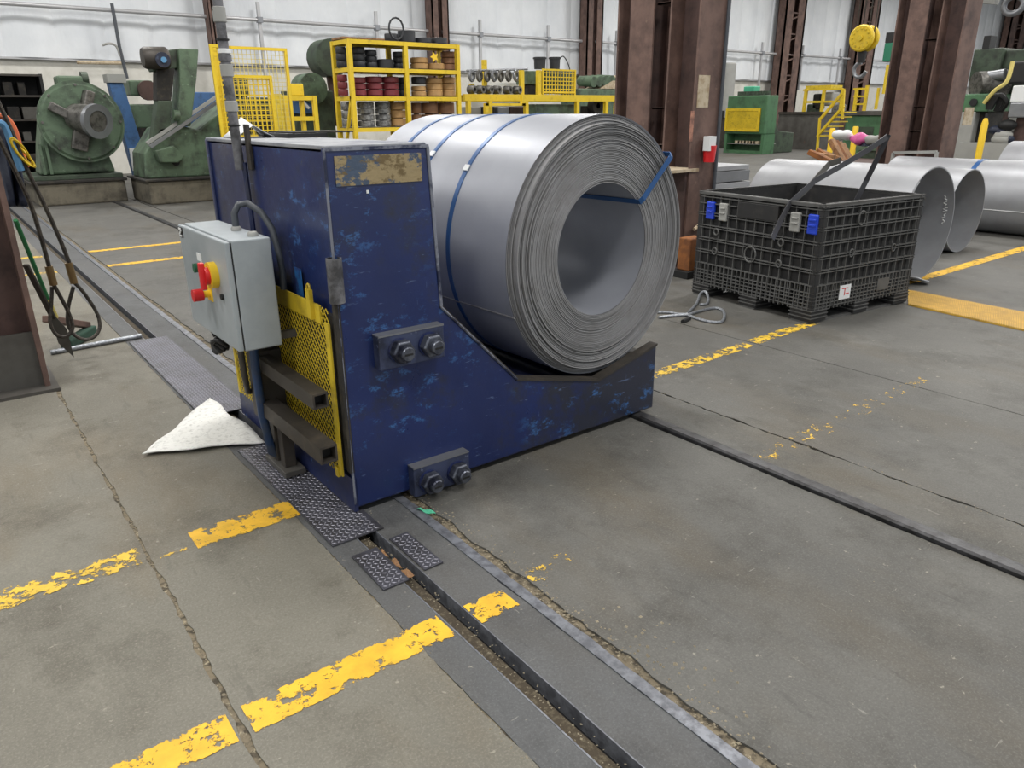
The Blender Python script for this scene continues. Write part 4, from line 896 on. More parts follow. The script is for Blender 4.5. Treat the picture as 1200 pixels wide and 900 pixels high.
# green wire machine behind
o = root('wire_drawing_machine', (AY(370, 120, 16.5).x, 16.5, 0), 'grey green wire machine with drum cover left of the yellow rack', 'machine')
q = AY(386, 68, 16.3); MB().cyl((q.x, 16.1, q.z), (q.x, 16.7, q.z), .44, n=24).build('drum_cover', M['green_d'], o, True)
q2 = AY(362, 104, 16.3); MB().cyl((q2.x, 16.0, q2.z), (q2.x, 16.6, q2.z), .36, n=24).build('dome', M['green'], o, True)
a = RY(345, 106, 392, 150, 16.2); MB().bx(a[0], 16.2, 0, a[1], 17.0, a[3]).build('body', M['green_d'], o, bevel=.03); MB().bar((q.x, 16.4, q.z - .4), (q.x + .1, 16.4, 1.3), .12).build('post', M['rust_d'], o)
by(MB(), 338, 112, 366, 133, 16.1, .3).build('panel', M['blue_m'], o); MB().bar(AY(350, 114, 15.9), AY(362, 127, 15.9), .06).build('belt_guard', M['white'], o)
a = RY(334, 112, 373, 155, 13.6)
r = root('yellow_frame_table', (a[0], 13.6, 0), 'small open yellow steel frame table beside the mesh screens', 'table')
for x in (a[0], a[1] - .09):
    for y in (13.6, 14.3): MB().bx(x, y, 0, x + .09, y + .09, a[3]).build('leg', M['yellow'], r)
for z in (a[3], a[3] - .42): MB().bx(a[0] + .09, 13.61, z - .09, a[1] - .09, 13.68, z - .002).bx(a[0] + .09, 14.31, z - .09, a[1] - .09, 14.38, z - .002).bx(a[0] + .01, 13.69, z - .09, a[0] + .08, 14.3, z - .002).bx(a[1] - .08, 13.69, z - .09, a[1] - .01, 14.3, z - .002).build('rail', M['yellow'], r)
q = AY(345, 98, 13.9); MB().bx(q.x - .1, 13.9, a[3], q.x + .2, 14.1, q.z).build('switch_box', M['yellow'], r, bevel=.02)
o = MB().bx(AY(320, 120, 13.4).x, 13.4, 0, AY(331, 120, 13.4).x, 13.5, AY(325, 110, 13.4).z).build('yellow_post', M['yellow_mesh']); tag(o, 'single yellow mesh end post between screens and frame table', 'post')
# ================================================================= yellow reel rack
Y = 14.0
xl, xm, xr = AY(409.5, 80, Y).x, AY(477, 80, Y).x, AY(539.5, 80, Y).x
dp = max(.6, min(1.6, AX(389, 80, xl).y - Y))
zs = [AY(440, y, Y).z for y in (47, 79.5, 113)] ; zb = [zs[0], zs[1], zs[2], zs[2] - (zs[1] - zs[2]) * 1.12, .12]
rk = root('reel_rack', (xl, Y, 0), 'tall yellow steel rack loaded with reels and wire coils', 'rack')
tt = .10
for x in (xl, xm - tt / 2, xr - tt):
    for y in (Y, Y + dp - tt): MB().bx(x, y, 0, x + tt, y + tt, zs[0]).build('post', M['yellow'], rk)
for z in zb:
    for y in (Y, Y + dp - tt): MB().bx(xl + tt, y + .01, z - .09, xr - tt, y + tt - .01, z).build('beam', M['yellow'], rk)
    for x in (xl, xm - tt / 2, xr - tt): MB().bx(x + .01, Y + tt, z - .09, x + tt - .01, Y + dp - tt, z).build('side_rail', M['yellow'], rk)
    MB().bx(xl + .03, Y + .03, z - .02, xr - .03, Y + dp - .03, z + .01).build('shelf_deck', M['tube_steel'], rk)
MB().bar((xl + .03, Y + .06, zs[2]), (xl + .03, Y + dp - .06, .15), .06).build('brace', M['yellow'], rk)
REELS = {}
def reel(x0, x1, y0, y1, zbase, mat, label, grp, nb=3, Yc=None, cat='wire reel'):
    Yc = Yc or Y + .42
    xa, xb = AY(x0, (y0 + y1) / 2, Yc).x, AY(x1, (y0 + y1) / 2, Yc).x; rad = min((xb - xa) / 2, .40)
    h = min(AY((x0 + x1) / 2, y0, Yc).z - AY((x0 + x1) / 2, y1, Yc).z, .56)
    r = root('wire_reel', ((xa + xb) / 2, Yc, zbase), label, cat, grp); cx = (xa + xb) / 2
    for k in range(nb):
        za, zc = zbase + .012 + h * k / nb, zbase + .012 + h * (k + .93) / nb
        MB().lathe([(rad * .55, za), (rad * .93, za), (rad, za + .015), (rad, zc - .015), (rad * .93, zc), (rad * .55, zc), (rad * .55, za)], (cx, Yc, 0), (0, 0, 1), 20).build('wound_turns', M[mat], r, True)
    MB().lathe([(rad * .5, zbase + .012), (rad * .56, zbase + .012), (rad * .56, zbase + h * .98), (rad * .5, zbase + h * .98), (rad * .5, zbase + .012)], (cx, Yc, 0), (0, 0, 1), 14).build('core', M['dark'], r, True)
    return r
Z1, Z2, Z3 = zb[1] + .01, zb[2] + .01, zb[3] + .01
gT, g1, g2, g3 = 'things on top of the reel rack', 'reels on the upper rack shelf', 'reels on the middle rack shelf', 'reels on the lower rack shelf'
for a, lab, nb in (((412, 427, 54, 78), 'stack of black reels on the upper rack shelf, next to the left post', 3), ((428, 441, 57, 78), 'second stack of black reels on the upper rack shelf', 3), ((442, 460, 67, 78), 'low flat black reel on the upper rack shelf', 1), ((461, 474, 58, 78), 'stack of black reels against the centre post, upper rack shelf', 3)):
    reel(*a, Z1, 'reel_black', lab, g1, nb)
reel(394, 405, 53, 77, Z1, 'reel_black', 'stack of black reels seen through the end of the upper rack shelf', g1, 3, Y + dp - .4)
reel(482, 500, 65, 79, Z1, 'reel_tan', 'tan wire coil beside the centre post, upper rack shelf', g1, 2); reel(501, 519, 71, 79, Z1, 'reel_tan', 'low tan wire coil with yellow tag on the upper rack shelf', g1, 1); reel(518, 534, 58, 80, Z1, 'reel_brown', 'tall brown wire coil stack on the upper rack shelf', g1, 3)
q = AY(508, 67, Y + .05); o = MB().prism([(q.x + .12 * math.cos(k * .628) * (1 if k % 2 else .5), q.z + .12 * math.sin(k * .628) * (1 if k % 2 else .5)) for k in range(10)], 'y', Y + .0, Y + .03).build('yellow_star_tag', M['yellow_sw']); tag(o, 'yellow star-shaped tag hanging over the low tan coil', 'tag')
for a, lab in (((412, 428, 88, 110), 'maroon reel next to the left post on the middle rack shelf'), ((429, 447, 87, 110), 'maroon reel in the middle of three on the middle rack shelf'), ((448, 466, 87, 110), 'maroon reel nearest the centre post on the middle rack shelf')): reel(*a, Z2, 'reel_red', lab, g2, 3)
reel(396, 407, 87, 112, Z2, 'reel_red', 'maroon reel seen through the end of the middle rack shelf', g2, 3, Y + dp - .4)
reel(466, 475, 87, 110, Z2, 'reel_black', 'dark reel against the centre post, middle rack shelf', g2, 3, Y + .7)
reel(483, 498, 88, 97, Z2 + .28, 'reel_black', 'black reel resting on a tan coil, middle rack shelf', g2, 1); reel(483, 498, 99, 111, Z2, 'reel_tan', 'tan wire coil under a black reel, middle rack shelf', g2, 2); reel(500, 517, 89, 111, Z2, 'reel_tan', 'tall tan wire coil stack on the middle rack shelf', g2, 3); reel(518, 532, 88, 111, Z2, 'reel_tan', 'tan wire coil stack against the end post, middle rack shelf', g2, 3)
reel(420, 438, 122, 154, Z3, 'reel_grey', 'grey wire reel stack next to the left post on the lower rack shelf', g3, 4); reel(441, 457, 119, 154, Z3, 'reel_grey', 'grey wire reel stack beside the tan one on the lower rack shelf', g3, 4); reel(458, 475, 118, 153, Z3, 'reel_tan', 'tan wire coil stack against the centre post, lower rack shelf', g3, 3)
reel(401, 411, 122, 152, Z3, 'reel_grey', 'grey wire reel seen through the end of the lower rack shelf', g3, 3, Y + dp - .4)
reel(483, 493, 120, 153, Z3, 'reel_brown', 'narrow brown wire coil stack on the lower rack shelf', g3, 2); reel(495, 512, 123, 153, Z3, 'reel_brown', 'broad brown wire coil stack on the lower rack shelf', g3, 2); reel(514, 531, 118, 153, Z3, 'reel_brown', 'brown wire coil stack against the end post, lower rack shelf', g3, 2)
zt = zs[0] + .01
reel(467, 485, 30, 45, zt, 'reel_black', 'tall black drum reel on top of the yellow rack', gT, 1); reel(487, 504, 39, 46, zt, 'reel_black', 'flat black reel next to the drum on top of the rack', gT, 1); reel(506, 522, 39, 47, zt, 'reel_black', 'flat black reel at the end of the rack top', gT, 1); reel(451, 465, 34, 44, zt, 'reel_black', 'short black reel under the hoop on top of the rack', gT, 1)
q = AY(457, 36, Y + .35); o = MB().tube([(q.x + .19 * math.cos(t), Y + .05, zt + .26 + .23 * math.sin(t)) for t in [k * .3927 for k in range(16)]], .022, 6, True).build('black_hoop', M['reel_black'], None, True); tag(o, 'thin black hoop standing on top of the yellow rack', 'hoop')
for k, (x0, x1) in enumerate(((397, 413), (415, 430), (432, 446))):
    xa, xb = AY(x0, 43, Y + .4).x, AY(x1, 43, Y + .4).x; o = MB().bx(xa, Y + .2, zt, xb, Y + .8, zt + .05).build('wood_offcut', M['wood'], None, bevel=.01)
    tag(o, 'flat wood offcut on top of the yellow rack', 'wood', 'offcuts on the rack top')
# ================================================================= yellow rail table with rolls
Y = 15.0
a = RY(545, 111, 728, 116, Y); zt = a[3]
r = root('rail_table', (a[0], Y, 0), 'long yellow steel rail table behind the grey coil', 'table')
MB().bx(a[0], Y, a[2] - .06, a[1], Y + .1, zt).build('front_rail', M['yellow'], r); MB().bx(a[0], Y + 1.0, a[2] - .06, a[1], Y + 1.1, zt).build('rear_rail', M['yellow'], r)
for pxx in (548, 573, 616, 676, 710, 722): x = AY(pxx, 120, Y).x; MB().bx(x, Y, 0, x + .11, Y + .11, a[2] - .062).build('leg', M['yellow'], r)
for (x0, y0, x1, y1) in ((569, 121, 616, 124), (569, 121, 573, 135), (612, 112, 616, 124)):
    by(MB(), x0, y0, x1, y1, Y - .3, .1).build('lower_rail', M['yellow'], r)
for pxx in (615, 635): p = RY(pxx - 2, 82, pxx + 2, 112, Y); MB().bx(p[0], Y + .1, zt, p[1], Y + .2, p[3]).build('upright', M['yellow'], r)
for pxx in (554, 569): p = RY(pxx - 2, 70 if pxx > 560 else 98, pxx + 2, 112, Y + .4); MB().bx(p[0], Y + .4, zt, p[1], Y + .5, p[3]).build('upright', M['yellow'], r)
q0, q1 = AY(547, 83, Y + .3), AY(618, 81, Y + .3); rod = MB().cyl(q0, q1, .03, n=8).build('hanger_rod', M['steel'], r, True)
for k, pxx in enumerate((551, 560, 569, 577, 585, 594, 603)):
    q = AY(pxx, 89, Y + .3); o = MB().lathe([(.085, 0), (.15, 0), (.165, .03), (.15, .06), (.085, .06), (.085, 0)], (q.x, Y + .27, q.z), (.5, -1, 0), 18).build('steel_roll_ring', M['chuck'] if k % 3 else M['steel'], None, True)
    tag(o, 'oily steel forming roll hung on the rod over the yellow rail table', 'steel ring', 'forming rolls on the rod')
for k, pxx in enumerate((553, 563, 573, 582, 595, 606)):
    q = AY(pxx, 108, Y + .05); o = MB().lathe([(.05, 0), (.10, 0), (.115, .03), (.10, .22), (.05, .22), (.05, 0)], (q.x, Y + .2, zt + .115), (.3, -1, 0), 16).build('small_forming_roll', M['chuck'], None, True)
    tag(o, 'small brown steel forming roll lying on the yellow rail table', 'steel ring', 'forming rolls on the rail table')
o = root('green_control_case', (AY(626, 90, Y + .4).x, Y + .4, zt), 'green case with dark motor between the yellow uprights', 'machine')
by(MB(), 617, 83, 634, 99, Y + .4, .5).build('case', M['green'], o, bevel=.02); by(MB(), 618, 99, 633, 112, Y + .45, .4).build('motor', M['dark'], o, bevel=.03)
a = RY(636, 81, 675, 112, Y + .15); wire_screen('mesh_screen', a[0], a[1], zt, a[3], Y + .15, .11, .012, M['yellow'], M['yellow'], 'small yellow mesh guard standing on the yellow rail table')
o = by(MB(), 640, 83, 674, 110, Y + .5, .4).build('green_motor_housing', M['green_d'], None, bevel=.05); tag(o, 'dark green housing behind the small yellow mesh guard', 'machine')
for x0, x1, lab in ((627, 638, 'black pot on the green case'), (645, 655, 'black pot with cable above the small yellow mesh guard')):
    a = RY(x0, 67, x1, 81, Y + .6); cx = (a[0] + a[1]) / 2; rr = (a[1] - a[0]) / 2
    r = root('black_pot', (cx, Y + .6, a[2]), lab, 'pot'); MB().lathe([(0, 0), (rr * .9, 0), (rr, a[3] - a[2]), (rr * .8, a[3] - a[2]), (rr * .7, .05), (0, .05)], (cx, Y + .6, a[2]), (0, 0, 1), 16).build('pot_body', M['reel_black'], r, True); MB().lathe([(rr, 0), (rr * 1.12, 0), (rr * 1.12, .04), (rr, .04)], (cx, Y + .6, a[3] - .05), (0, 0, 1), 16).build('lip', M['reel_black'], r, True)
    if x0 > 640: MB().tube(smooth_path([AY(655, 70, Y + .6), AY(660, 66, Y + .6), AY(665, 73, Y + .6), AY(668, 82, Y + .6)]), .015, 6).build('cable', M['black'], r)
a = RY(548, 97, 614, 112, Y + 1.5); o = MB().bx(a[0], Y + 1.5, 0, a[1], Y + 1.55, a[3]).build('white_panel', M['white']); tag(o, 'white panel standing behind the forming rolls', 'panel')
o = by(MB(), 628, 122, 676, 140, Y + .3, .6).build('green_bin', M['green'], None, bevel=.02); tag(o, 'green steel bin under the yellow rail table', 'bin')
q = AY(700, 124, Y + .3); o = root('wheel_grinder', (q.x, q.y, 0), 'black wheel machine under the yellow rail table end', 'machine'); MB().lathe([(.08, 0), (.24, 0), (.26, .05), (.26, .2), (.24, .25), (.08, .25)], (q.x, Y + .5, q.z), (0, -1, 0), 20).build('wheel', M['black'], o, True); MB().bx(q.x - .25, Y + .5, 0, q.x + .25, Y + .8, q.z).build('stand', M['dark'], o)
o = root('bale_machine', (AY(710, 100, 17).x, 17, 0), 'low green machine with slanted grey cover beside the big brown column', 'machine')
a = RY(678, 104, 728, 134, 17); MB().bx(a[0], 17, 0, a[1], 17.9, a[3]).build('body', M['green'], o, bevel=.05); MB().prism([pq(703, 104, 17), pq(728, 88, 17), pq(728, 104, 17)], 'y', 17, 17.8).build('cover', M['tan_paint'], o)
for k in range(4): q = AY(694 + k * 7, 96 - k * .5, 17.1); MB().cyl((q.x, 17.0, q.z), (q.x, 17.7, q.z + .05), .17, n=14).build('hose_bundle', M['green'], o, True)
for k, (x0, x1, m) in enumerate(((550, 564, 'latch_grey'), (566, 580, 'dark'), (600, 614, 'rust_d'), (584, 597, 'steel'))):
    o = by(MB(), x0, 125, x1, 140, Y + .9, .4).build('scrap_box', M[m], None, bevel=.02); tag(o, ('pale grey', 'black', 'rust brown', 'steel grey')[k] + ' box on the floor behind the yellow rail table', 'box')
# ================================================================= right of the central column
q = G(848, 168); a = AX(851, 120, 28)
o = root('grey_tank', (28, a.y, 0), 'tall grey cylinder tank on a dark stand between column and green press', 'tank')
zt = AX(851, 74, 28).z; MB().lathe([(0, 1.3), (.30, 1.3), (.30, zt - .06), (.25, zt), (0, zt)], (28, a.y, 0), (0, 0, 1), 24).build('shell', M['latch_grey'], o, True); MB().bx(27.7, a.y - .3, 0, 28.3, a.y + .3, 1.3).build('stand', M['tube_steel'], o); MB().bx(27.62, a.y - .2, 1.3, 27.7, a.y + .2, 1.6).build('gauge_box', M['black'], o)
g0 = G(893, 181); X, Yg = g0.x, g0.y
yb = AX(850, 150, X).y; zt = AX(880, 112, X).z; xb = AY(909, 150, Yg).x
pr2 = root('green_press', (X, Yg, 0), 'green press cabinet with square yellow mesh guard', 'press')
zm = AX(870, 157, X).z
MB().bx(X, Yg, zm, xb, yb, zt).build('cabinet', M['green_r'], pr2, bevel=.04)
MB().bx(X, Yg, 0, xb, Yg + .12, zm).bx(X, yb - .12, 0, xb, yb, zm).bx(xb - .2, Yg + .12, 0, xb, yb - .12, zm).bx(X, Yg + .12, 0, X + .2, yb - .12, .12).build('leg_frame', M['green_r'], pr2)
MB().bx(X + .05, Yg + .12, zm * .48, X + 1.0, yb - .12, zm * .5).build('tray', M['latch_grey'], pr2)
for k in range(7): yy = Yg + .4 + k * (yb - Yg - .8) / 7; MB().box((X + .25, yy, zm * .5 + .06), (.3, .22, .1)).build('scrap_piece', M['tan_paint'], pr2)
a = RXr(850, 127, 890, 154, X - .06)
gd = MB().bx(X - .08, a[0], a[2], X - .02, a[0] + .1, a[3]).bx(X - .08, a[1] - .1, a[2], X - .02, a[1], a[3]).bx(X - .08, a[0] + .1, a[2], X - .02, a[1] - .1, a[2] + .1).bx(X - .08, a[0] + .1, a[3] - .1, X - .02, a[1] - .1, a[3]).build('guard_frame', M['yellow'], pr2)
k = MB(); n = 34
for i in range(n): y = a[0] + (a[1] - a[0]) * i / n; k.bx(X - .06, y, a[2], X - .05, y + .025, a[3]); z = a[2] + (a[3] - a[2]) * i / n; k.bx(X - .05, a[0], z, X - .04, a[1], z + .022)
struct(k.build('guard_mesh', M['yellow_mesh'], gd), 'stuff')
MB().bx(X - .01, a[0] + .1, a[2] + .1, X + .005, a[1] - .1, a[3] - .1).build('mesh_shade_panel', M['dark'], pr2)  # flat dark plate, its colour imitates a shaded hollow behind the mesh
for k in range(12): MB().cyl((X + .3, Yg + .2 + k * (yb - Yg - .4) / 12, zt), (X + .3, Yg + .2 + k * (yb - Yg - .4) / 12, zt + .16), .08, n=8).build('top_bolt', M['green_d'], pr2)
MB().bx(X + .5, Yg + 1.0, zt, X + .9, Yg + 1.5, zt + .35).build('beacon', M['tape_green'], pr2, bevel=.03)
MB().prism([(xb, 0), (xb + 1.6, 0), (xb + 1.6, .75), (xb + .5, .85), (xb, 1.6)], 'y', Yg + .2, Yg + 1.6).build('outfeed', M['green_d'], pr2, bevel=.03)
# graphite plate tank
g0 = G(957, 176); ya = AX(910, 160, g0.x).y; zt = AX(930, 134, g0.x).z
o = root('steel_tank', (g0.x, g0.y, 0), 'dark grey open steel tank right of the green press', 'tank')
MB().bx(g0.x, g0.y, 0, g0.x + .08, ya, zt).build('tank_wall', M['graphite'], o); MB().bx(g0.x + .08, g0.y, 0, g0.x + 1.4, g0.y + .08, zt).build('tank_wall', M['graphite'], o); MB().bx(g0.x + .08, ya - .08, 0, g0.x + 1.4, ya, zt).build('tank_wall', M['graphite'], o); MB().bx(g0.x + 1.4, g0.y, 0, g0.x + 1.48, ya, zt).build('tank_wall', M['graphite'], o); MB().bx(g0.x - .06, g0.y - .06, zt, g0.x + .12, ya, zt + .1).build('rim', M['tube_steel'], o)
tk = g0.copy()
# yellow platform rails behind
X = 34.0
o = root('yellow_platform', (X, AX(970, 110, X).y, 0), 'yellow railed platform with machine parts behind the dark steel tank', 'platform')
def xb_(mb, x0, y0, x1, y1, X, dep=.12):
    a = RXr(x0, y0, x1, y1, X); return mb.bx(X, a[0], a[2], X + dep, a[1], a[3])
for r4 in ((941, 104, 944, 134), (962, 104, 965, 134), (984, 104, 987, 134), (941, 104, 987, 106), (941, 118, 987, 120.5), (1000, 104, 1003, 134), (1012, 100, 1015, 134), (1000, 103, 1014, 105.5), (1000, 112, 1014, 114), (1000, 121, 1014, 123), (1026, 103, 1028.5, 128), (1036, 76, 1038, 110)):
    X += .004; xb_(MB(), *r4, X).build('rail', M['yellow'], o)
xb_(MB(), 942, 132, 1036, 136, X, 2).build('deck', M['tube_steel'], o); a = RXr(942, 134, 1036, 178, X); 
for yy in (a[0] + .2, a[1] - .3): MB().bx(X + .5, yy, 0, X + .7, yy + .2, a[3]).build('leg', M['tube_steel'], o)
xb_(MB(), 944, 100, 974, 105, X + .3, 1).build('hood', M['yellow_mesh'], o)
for x0, y0, x1, y1, m in ((952, 110, 960, 128, 'dark'), (966, 108, 976, 124, 'latch_grey'), (974, 122, 984, 133, 'reel_grey'), (945, 122, 956, 133, 'green_d')):
    b = xb_(MB(), x0, y0, x1, y1, X + .6, .6).build('machine_part', M[m], o, bevel=.06)
# yellow stair handrails
X = 24.0
o = root('yellow_stair', (X, AX(965, 170, X).y, 0), 'steep yellow stair with handrails beside the dark steel tank', 'stair')
for dx in (0, .7):
    MB().bar((X + dx, AX(958, 176, X + dx).y, 0), AX(961, 138, X + dx), .07).build('post', M['yellow'], o); MB().bar(AX(961, 140, X + dx), AX(989, 107, X + dx), .08).build('handrail', M['yellow'], o); MB().bar(AX(959, 158, X + dx), AX(989, 124, X + dx), .08).build('stringer', M['yellow'], o); MB().bar(AX(989, 106, X + dx), AX(987, 140, X + dx), .07).build('post', M['yellow'], o)
for k in range(6): p = AX(961 + k * 5, 160 - k * 5.5, X); MB().bx(X, p.y - .15, p.z, X + .7, p.y + .15, p.z + .04).build('tread', M['yellow_mesh'], o)
for (pxx, yt, yb_, lab, X) in ((973, 150, 172, 'yellow bollard beside the wood pile', 19.5), (1001.5, 148, 160, 'short yellow bollard behind the pink wrapped bin', 21)):
    q = AX(pxx, yb_, X); t = AX(pxx, yt, X); rr = 2.8 * (q - CAM).length / FPX
    o = MB().lathe([(0, 0), (rr, 0), (rr, t.z - .03), (rr * .8, t.z), (0, t.z)], (q.x, q.y, 0), (0, 0, 1), 14).build('bollard', M['yellow_sw'], None, True); tag(o, lab, 'bollard')
# wood pile
X = 13.5; rng = random.Random(3)
for k in range(9):
    p = AX(948 + k * 3.2, 178 + rng.uniform(-2, 6), X + .18 * k); q = AX(972 + k * 3.0, 190 + rng.uniform(-6, 4), X + .18 * k + .1)
    if k > 4: p = AX(974 + (k - 5) * 4, 164 + (k - 5) * 1.5, X + .18 * k)
    if k > 4: q = AX(988 + (k - 5) * 3, 190, X + .18 * k)
    o = MB().bar(p, q, .16, .10).build('timber_offcut', M['wood'] if k % 3 else M['rust_o'], None, bevel=.008); tag(o, 'rough brown timber offcut heaped behind the pale steel rolls' if k < 5 else 'brown timber offcut standing upright in the heap behind the steel rolls', 'timber', 'heaped timber offcuts' if k < 5 else 'upright timber offcuts')
a = RXr(945, 182, 1004, 215, X); o = MB().bx(X + .05, a[0], 0, X + 1.95, a[1], AX(975, 188, X).z - .05).build('wood_stand', M['rust_d'], None, bevel=.02); tag(o, 'low brown timber crate carrying the heap of timber offcuts', 'crate')
# green bin with pink wrapped waste
X = 15.5; a = RXr(1004, 172, 1036, 200, X); zt = a[3]
bn = root('green_waste_bin', (X, a[0], 0), 'green waste bin filled with wrapped rubbish behind the pale steel rolls', 'bin')
MB().prism([(a[0] + .05, 0), (a[1] - .05, 0), (a[1], zt), (a[0], zt)], 'x', X, X + .9).build('body', M['green_d'], bn, bevel=.03); MB().bx(X - .04, a[0] - .04, zt - .08, X + .94, a[1] + .04, zt).build('rim', M['green'], bn)
for (x, y, m, s, lab) in ((988, 158, 'white', .17, 'white plastic rubbish bag on the green waste bin'), (1008, 163, 'pink', .17, 'pink wrapped bundle on the green waste bin'), (1026, 165, 'latch_grey', .17, 'grey rubbish bag on the green waste bin'), (1016, 172, 'navy', .14, 'navy rubbish bag at the rim of the green waste bin')):
    q = AX(x, y, X + .3); bg = MB().ball(q, s, 18, (1, 1.4, .7)); bg.v = [tuple(q + (Vector(p) - q) * (1 + .13 * math.sin(14 * p[1] / s * .3 + x) + .1 * math.sin(21 * p[2] + 9 * p[0] + y))) for p in bg.v]; o = bg.build('rubbish_bag', M[m], None, True); tag(o, lab, 'bag', 'bags in the waste bin')
    o.data.transform(Matrix.Translation((0, 0, 0)))
X = 27.0; a = RXr(990, 130, 1034, 165, X)
o = root('green_machine_base', (X, a[0], 0), 'low green machine base with dark top between tank and brown column', 'machine')
MB().bx(X, a[0], 0, X + 1.2, a[1], a[3] - .15).build('body', M['green_r'], o, bevel=.03); MB().bx(X - .1, a[0] - .1, a[3] - .15, X + 1.3, a[1] + .1, a[3]).build('top', M['graphite'], o); MB().bx(X - .02, a[0] + .3, .4, X, a[0] + 1.0, 1.0).build('hatch', M['green_d'], o)
# small pale frame in front of right column
X = 10.9
o = root('pale_frame', (X, AX(1072, 190, X).y, 0), 'low pale steel tube frame at the foot of the brown column', 'frame')
p1, p2, p3, p4 = AX(1043, 200, X), AX(1047, 179, X), AX(1098, 178, X), AX(1094, 204, X)
for u, v in ((p1, p2), (p2, p3), (p3, p4)): MB().bar(u, v, .04).build('tube', M['latch_grey'], o)
MB().bar(AX(1044, 193, X), AX(1096, 195, X), .04).build('tube', M['latch_grey'], o)
for p in (p1, p4): MB().bar((X, p.y, 0), p, .04).build('leg', M['latch_grey'], o)
# teal jib machine between columns
X = 22.0
o = root('teal_jib', (X, AX(1050, 60, X).y, 0), 'teal green jib post and rail seen between the brown columns', 'machine')
xb_(MB(), 1035, 50, 1047, 72, X, .3).build('head', M['teal'], o, bevel=.03); xb_(MB(), 1044, 44, 1080, 50, X + .1, .2).build('arm', M['teal'], o); xb_(MB(), 1094, 62, 1114, 80, X, .3).build('panel', M['teal'], o, bevel=.03)
MB().bar(AX(1070, 48, X + .2), (X + .2, AX(1070, 48, X).y, 0), .25).build('post', M['green_d'], o); MB().bar(AX(1104, 80, X + .2), (X + .2, AX(1104, 80, X).y, 0), .3).build('post', M['green_d'], o); xb_(MB(), 1038, 38, 1046, 50, X, .2).build('hook_block', M['black'], o)
# boring machine on the right
X = 22.0
bm_ = root('boring_machine', (X, AX(1160, 150, X).y, 0), 'big grey green boring machine with cables beyond the brown column', 'machine')
xb_(MB(), 1138, 57, 1172, 95, X + 1, 1.5).build('column', M['green_d'], bm_, bevel=.04); xb_(MB(), 1166, 58, 1215, 110, X + 1.2, 1.5).build('carriage', M['green_d'], bm_, bevel=.04)
xb_(MB(), 1121, 110, 1160, 131, X, 1.4).build('table', M['green_r'], bm_, bevel=.03); xb_(MB(), 1118, 131, 1140, 168, X, 1.2).build('pedestal', M['latch_grey'], bm_, bevel=.03); xb_(MB(), 1140, 131, 1155, 168, X + .3, 1).build('undercut', M['dark'], bm_)
q = AX(1143, 100, X + .2); MB().cyl(q, q + Vector((.6, -.5, .05)), .35, n=18).build('spindle', M['chuck'], bm_, True); MB().cyl(AX(1158, 90, X + .3), AX(1178, 87, X + .3), .14, n=12).build('shaft', M['steel'], bm_, True)
q = AX(1141, 120, X - .02); MB().cyl(q, q + Vector((-.03, 0, 0)), .1, n=14).build('bore', M['black'], bm_)
xb_(MB(), 1182, 72, 1212, 98, X + .3, .8).build('motor', M['black'], bm_, bevel=.05); xb_(MB(), 1152, 42, 1160, 58, X + 1, .4).build('cap', M['black'], bm_)
xb_(MB(), 1185, 100, 1215, 120, X - .2, .6).build('white_cover', M['white'], bm_, bevel=.03); xb_(MB(), 1182, 120, 1215, 138, X - .2, .7).build('grey_box', M['steel'], bm_, bevel=.03); xb_(MB(), 1188, 138, 1212, 172, X, .7).build('brown_leg', M['rust_d'], bm_)
xb_(MB(), 1116, 168, 1215, 195, X - .3, 3).build('base', M['latch_grey'], bm_)
for k in range(5): MB().tube(smooth_path([AX(1157 + k, 128, X - .1), AX(1160 + k * 3, 115 - k, X - .15), AX(1172 + k * 2, 112 + k * 2, X - .1), AX(1166 + k * 2, 130, X)]), .05, 6).build('cable', M['black'], bm_, True)
MB().tube(smooth_path([AX(1153, 121, X - .2), AX(1166, 106, X - .25), AX(1180, 95, X - .25), AX(1187, 72, X - .2)]), .05, 6).build('hose', M['yellow_pale'], bm_, True)
for k in range(7): q = AX(1166 + rng.uniform(0, 18), 145 + rng.uniform(-5, 20), X - .1); MB().ball(q, rng.uniform(.12, .22), 8, (1, 1.3, .8)).build('wrapped_hose', M[rng.choice(('latch_grey', 'black', 'navy'))], bm_, True)
X = 20.5; q = AX(1149.5, 168, X); t = AX(1149.5, 137, X)
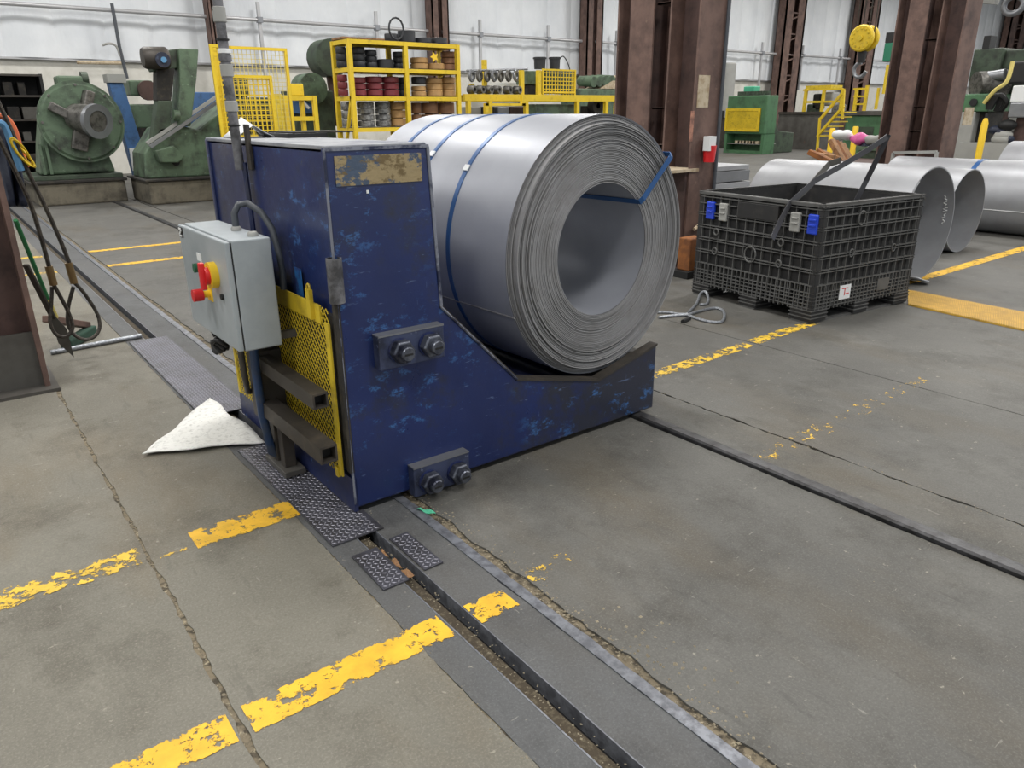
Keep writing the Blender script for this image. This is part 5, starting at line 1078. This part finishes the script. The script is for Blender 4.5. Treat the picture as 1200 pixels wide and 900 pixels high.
o = root('gas_cylinder', (q.x, q.y, 0), 'slim yellow gas cylinder before the boring machine', 'gas cylinder'); MB().lathe([(0, 0), (.08, 0), (.08, t.z - .15), (.04, t.z - .03), (0, t.z - .03)], (q.x, q.y, 0), (0, 0, 1), 16).build('shell', M['yellow_sw'], o, True); MB().cyl((q.x, q.y, t.z - .04), (q.x, q.y, t.z + .08), .035, n=8).build('valve', M['black'], o)
# crane hook block
X = 17.0; c = AX(1013, 45, X)
hk = root('crane_hook_block', (c.x, c.y, c.z - .9), 'round yellow crane hook block hanging on wire ropes', 'crane hook')
for dx in (-.12, .12): MB().lathe([(0, 0), (.26, 0), (.29, .03), (.29, .09), (.26, .12), (0, .12)], (c.x + dx - .06, c.y, c.z), (1, 0, 0), 28).build('sheave_cover', M['yellow'], hk, True)
for k in range(12): a = k * .5236; MB().cyl((c.x - .2, c.y + .2 * math.cos(a), c.z + .2 * math.sin(a)), (c.x - .175, c.y + .2 * math.cos(a), c.z + .2 * math.sin(a)), .025, n=8).build('bolt', M['yellow_mesh'], hk)
MB().cyl((c.x - .22, c.y, c.z), (c.x + .22, c.y, c.z), .06, n=14).build('pin', M['yellow_mesh'], hk, True)
MB().cyl((c.x, c.y, c.z - .28), (c.x, c.y, c.z - .52), .10, .08, 12).build('swivel', M['black'], hk, True)
MB().tube([(c.x, c.y + .15 * math.cos(t), c.z - .68 + .16 * math.sin(t)) for t in [1.7 - k * .42 for k in range(12)]], .045, 8).build('hook', M['steel'], hk, True)
for dy in (-.22, -.08, .08, .22): MB().cyl((c.x, c.y + dy, c.z + .1), (c.x, c.y + dy, 8.9), .018, n=6).build('hoist_rope', M['wire'], hk)
# grey hook ring near the roof
c = AX(1188, 6, 16.0)
hk = root('hoist_shackle', (c.x, c.y, c.z), 'grey steel hoist shackle ring hanging high beside the brown column', 'shackle')
MB().tube([(c.x, c.y + .17 * math.cos(t), c.z + .15 * math.sin(t)) for t in [k * .3927 for k in range(16)]], .055, 10, True).build('ring', M['steel'], hk, True); MB().bar((c.x, c.y, c.z + .2), (c.x, c.y, 9.0), .16).build('hanger', M['steel'], hk)
MB().bar((c.x, c.y + .3, c.z + .12), (c.x, c.y + 1.3, c.z + .3), .2, .16).build('arm', M['latch_grey'], hk)
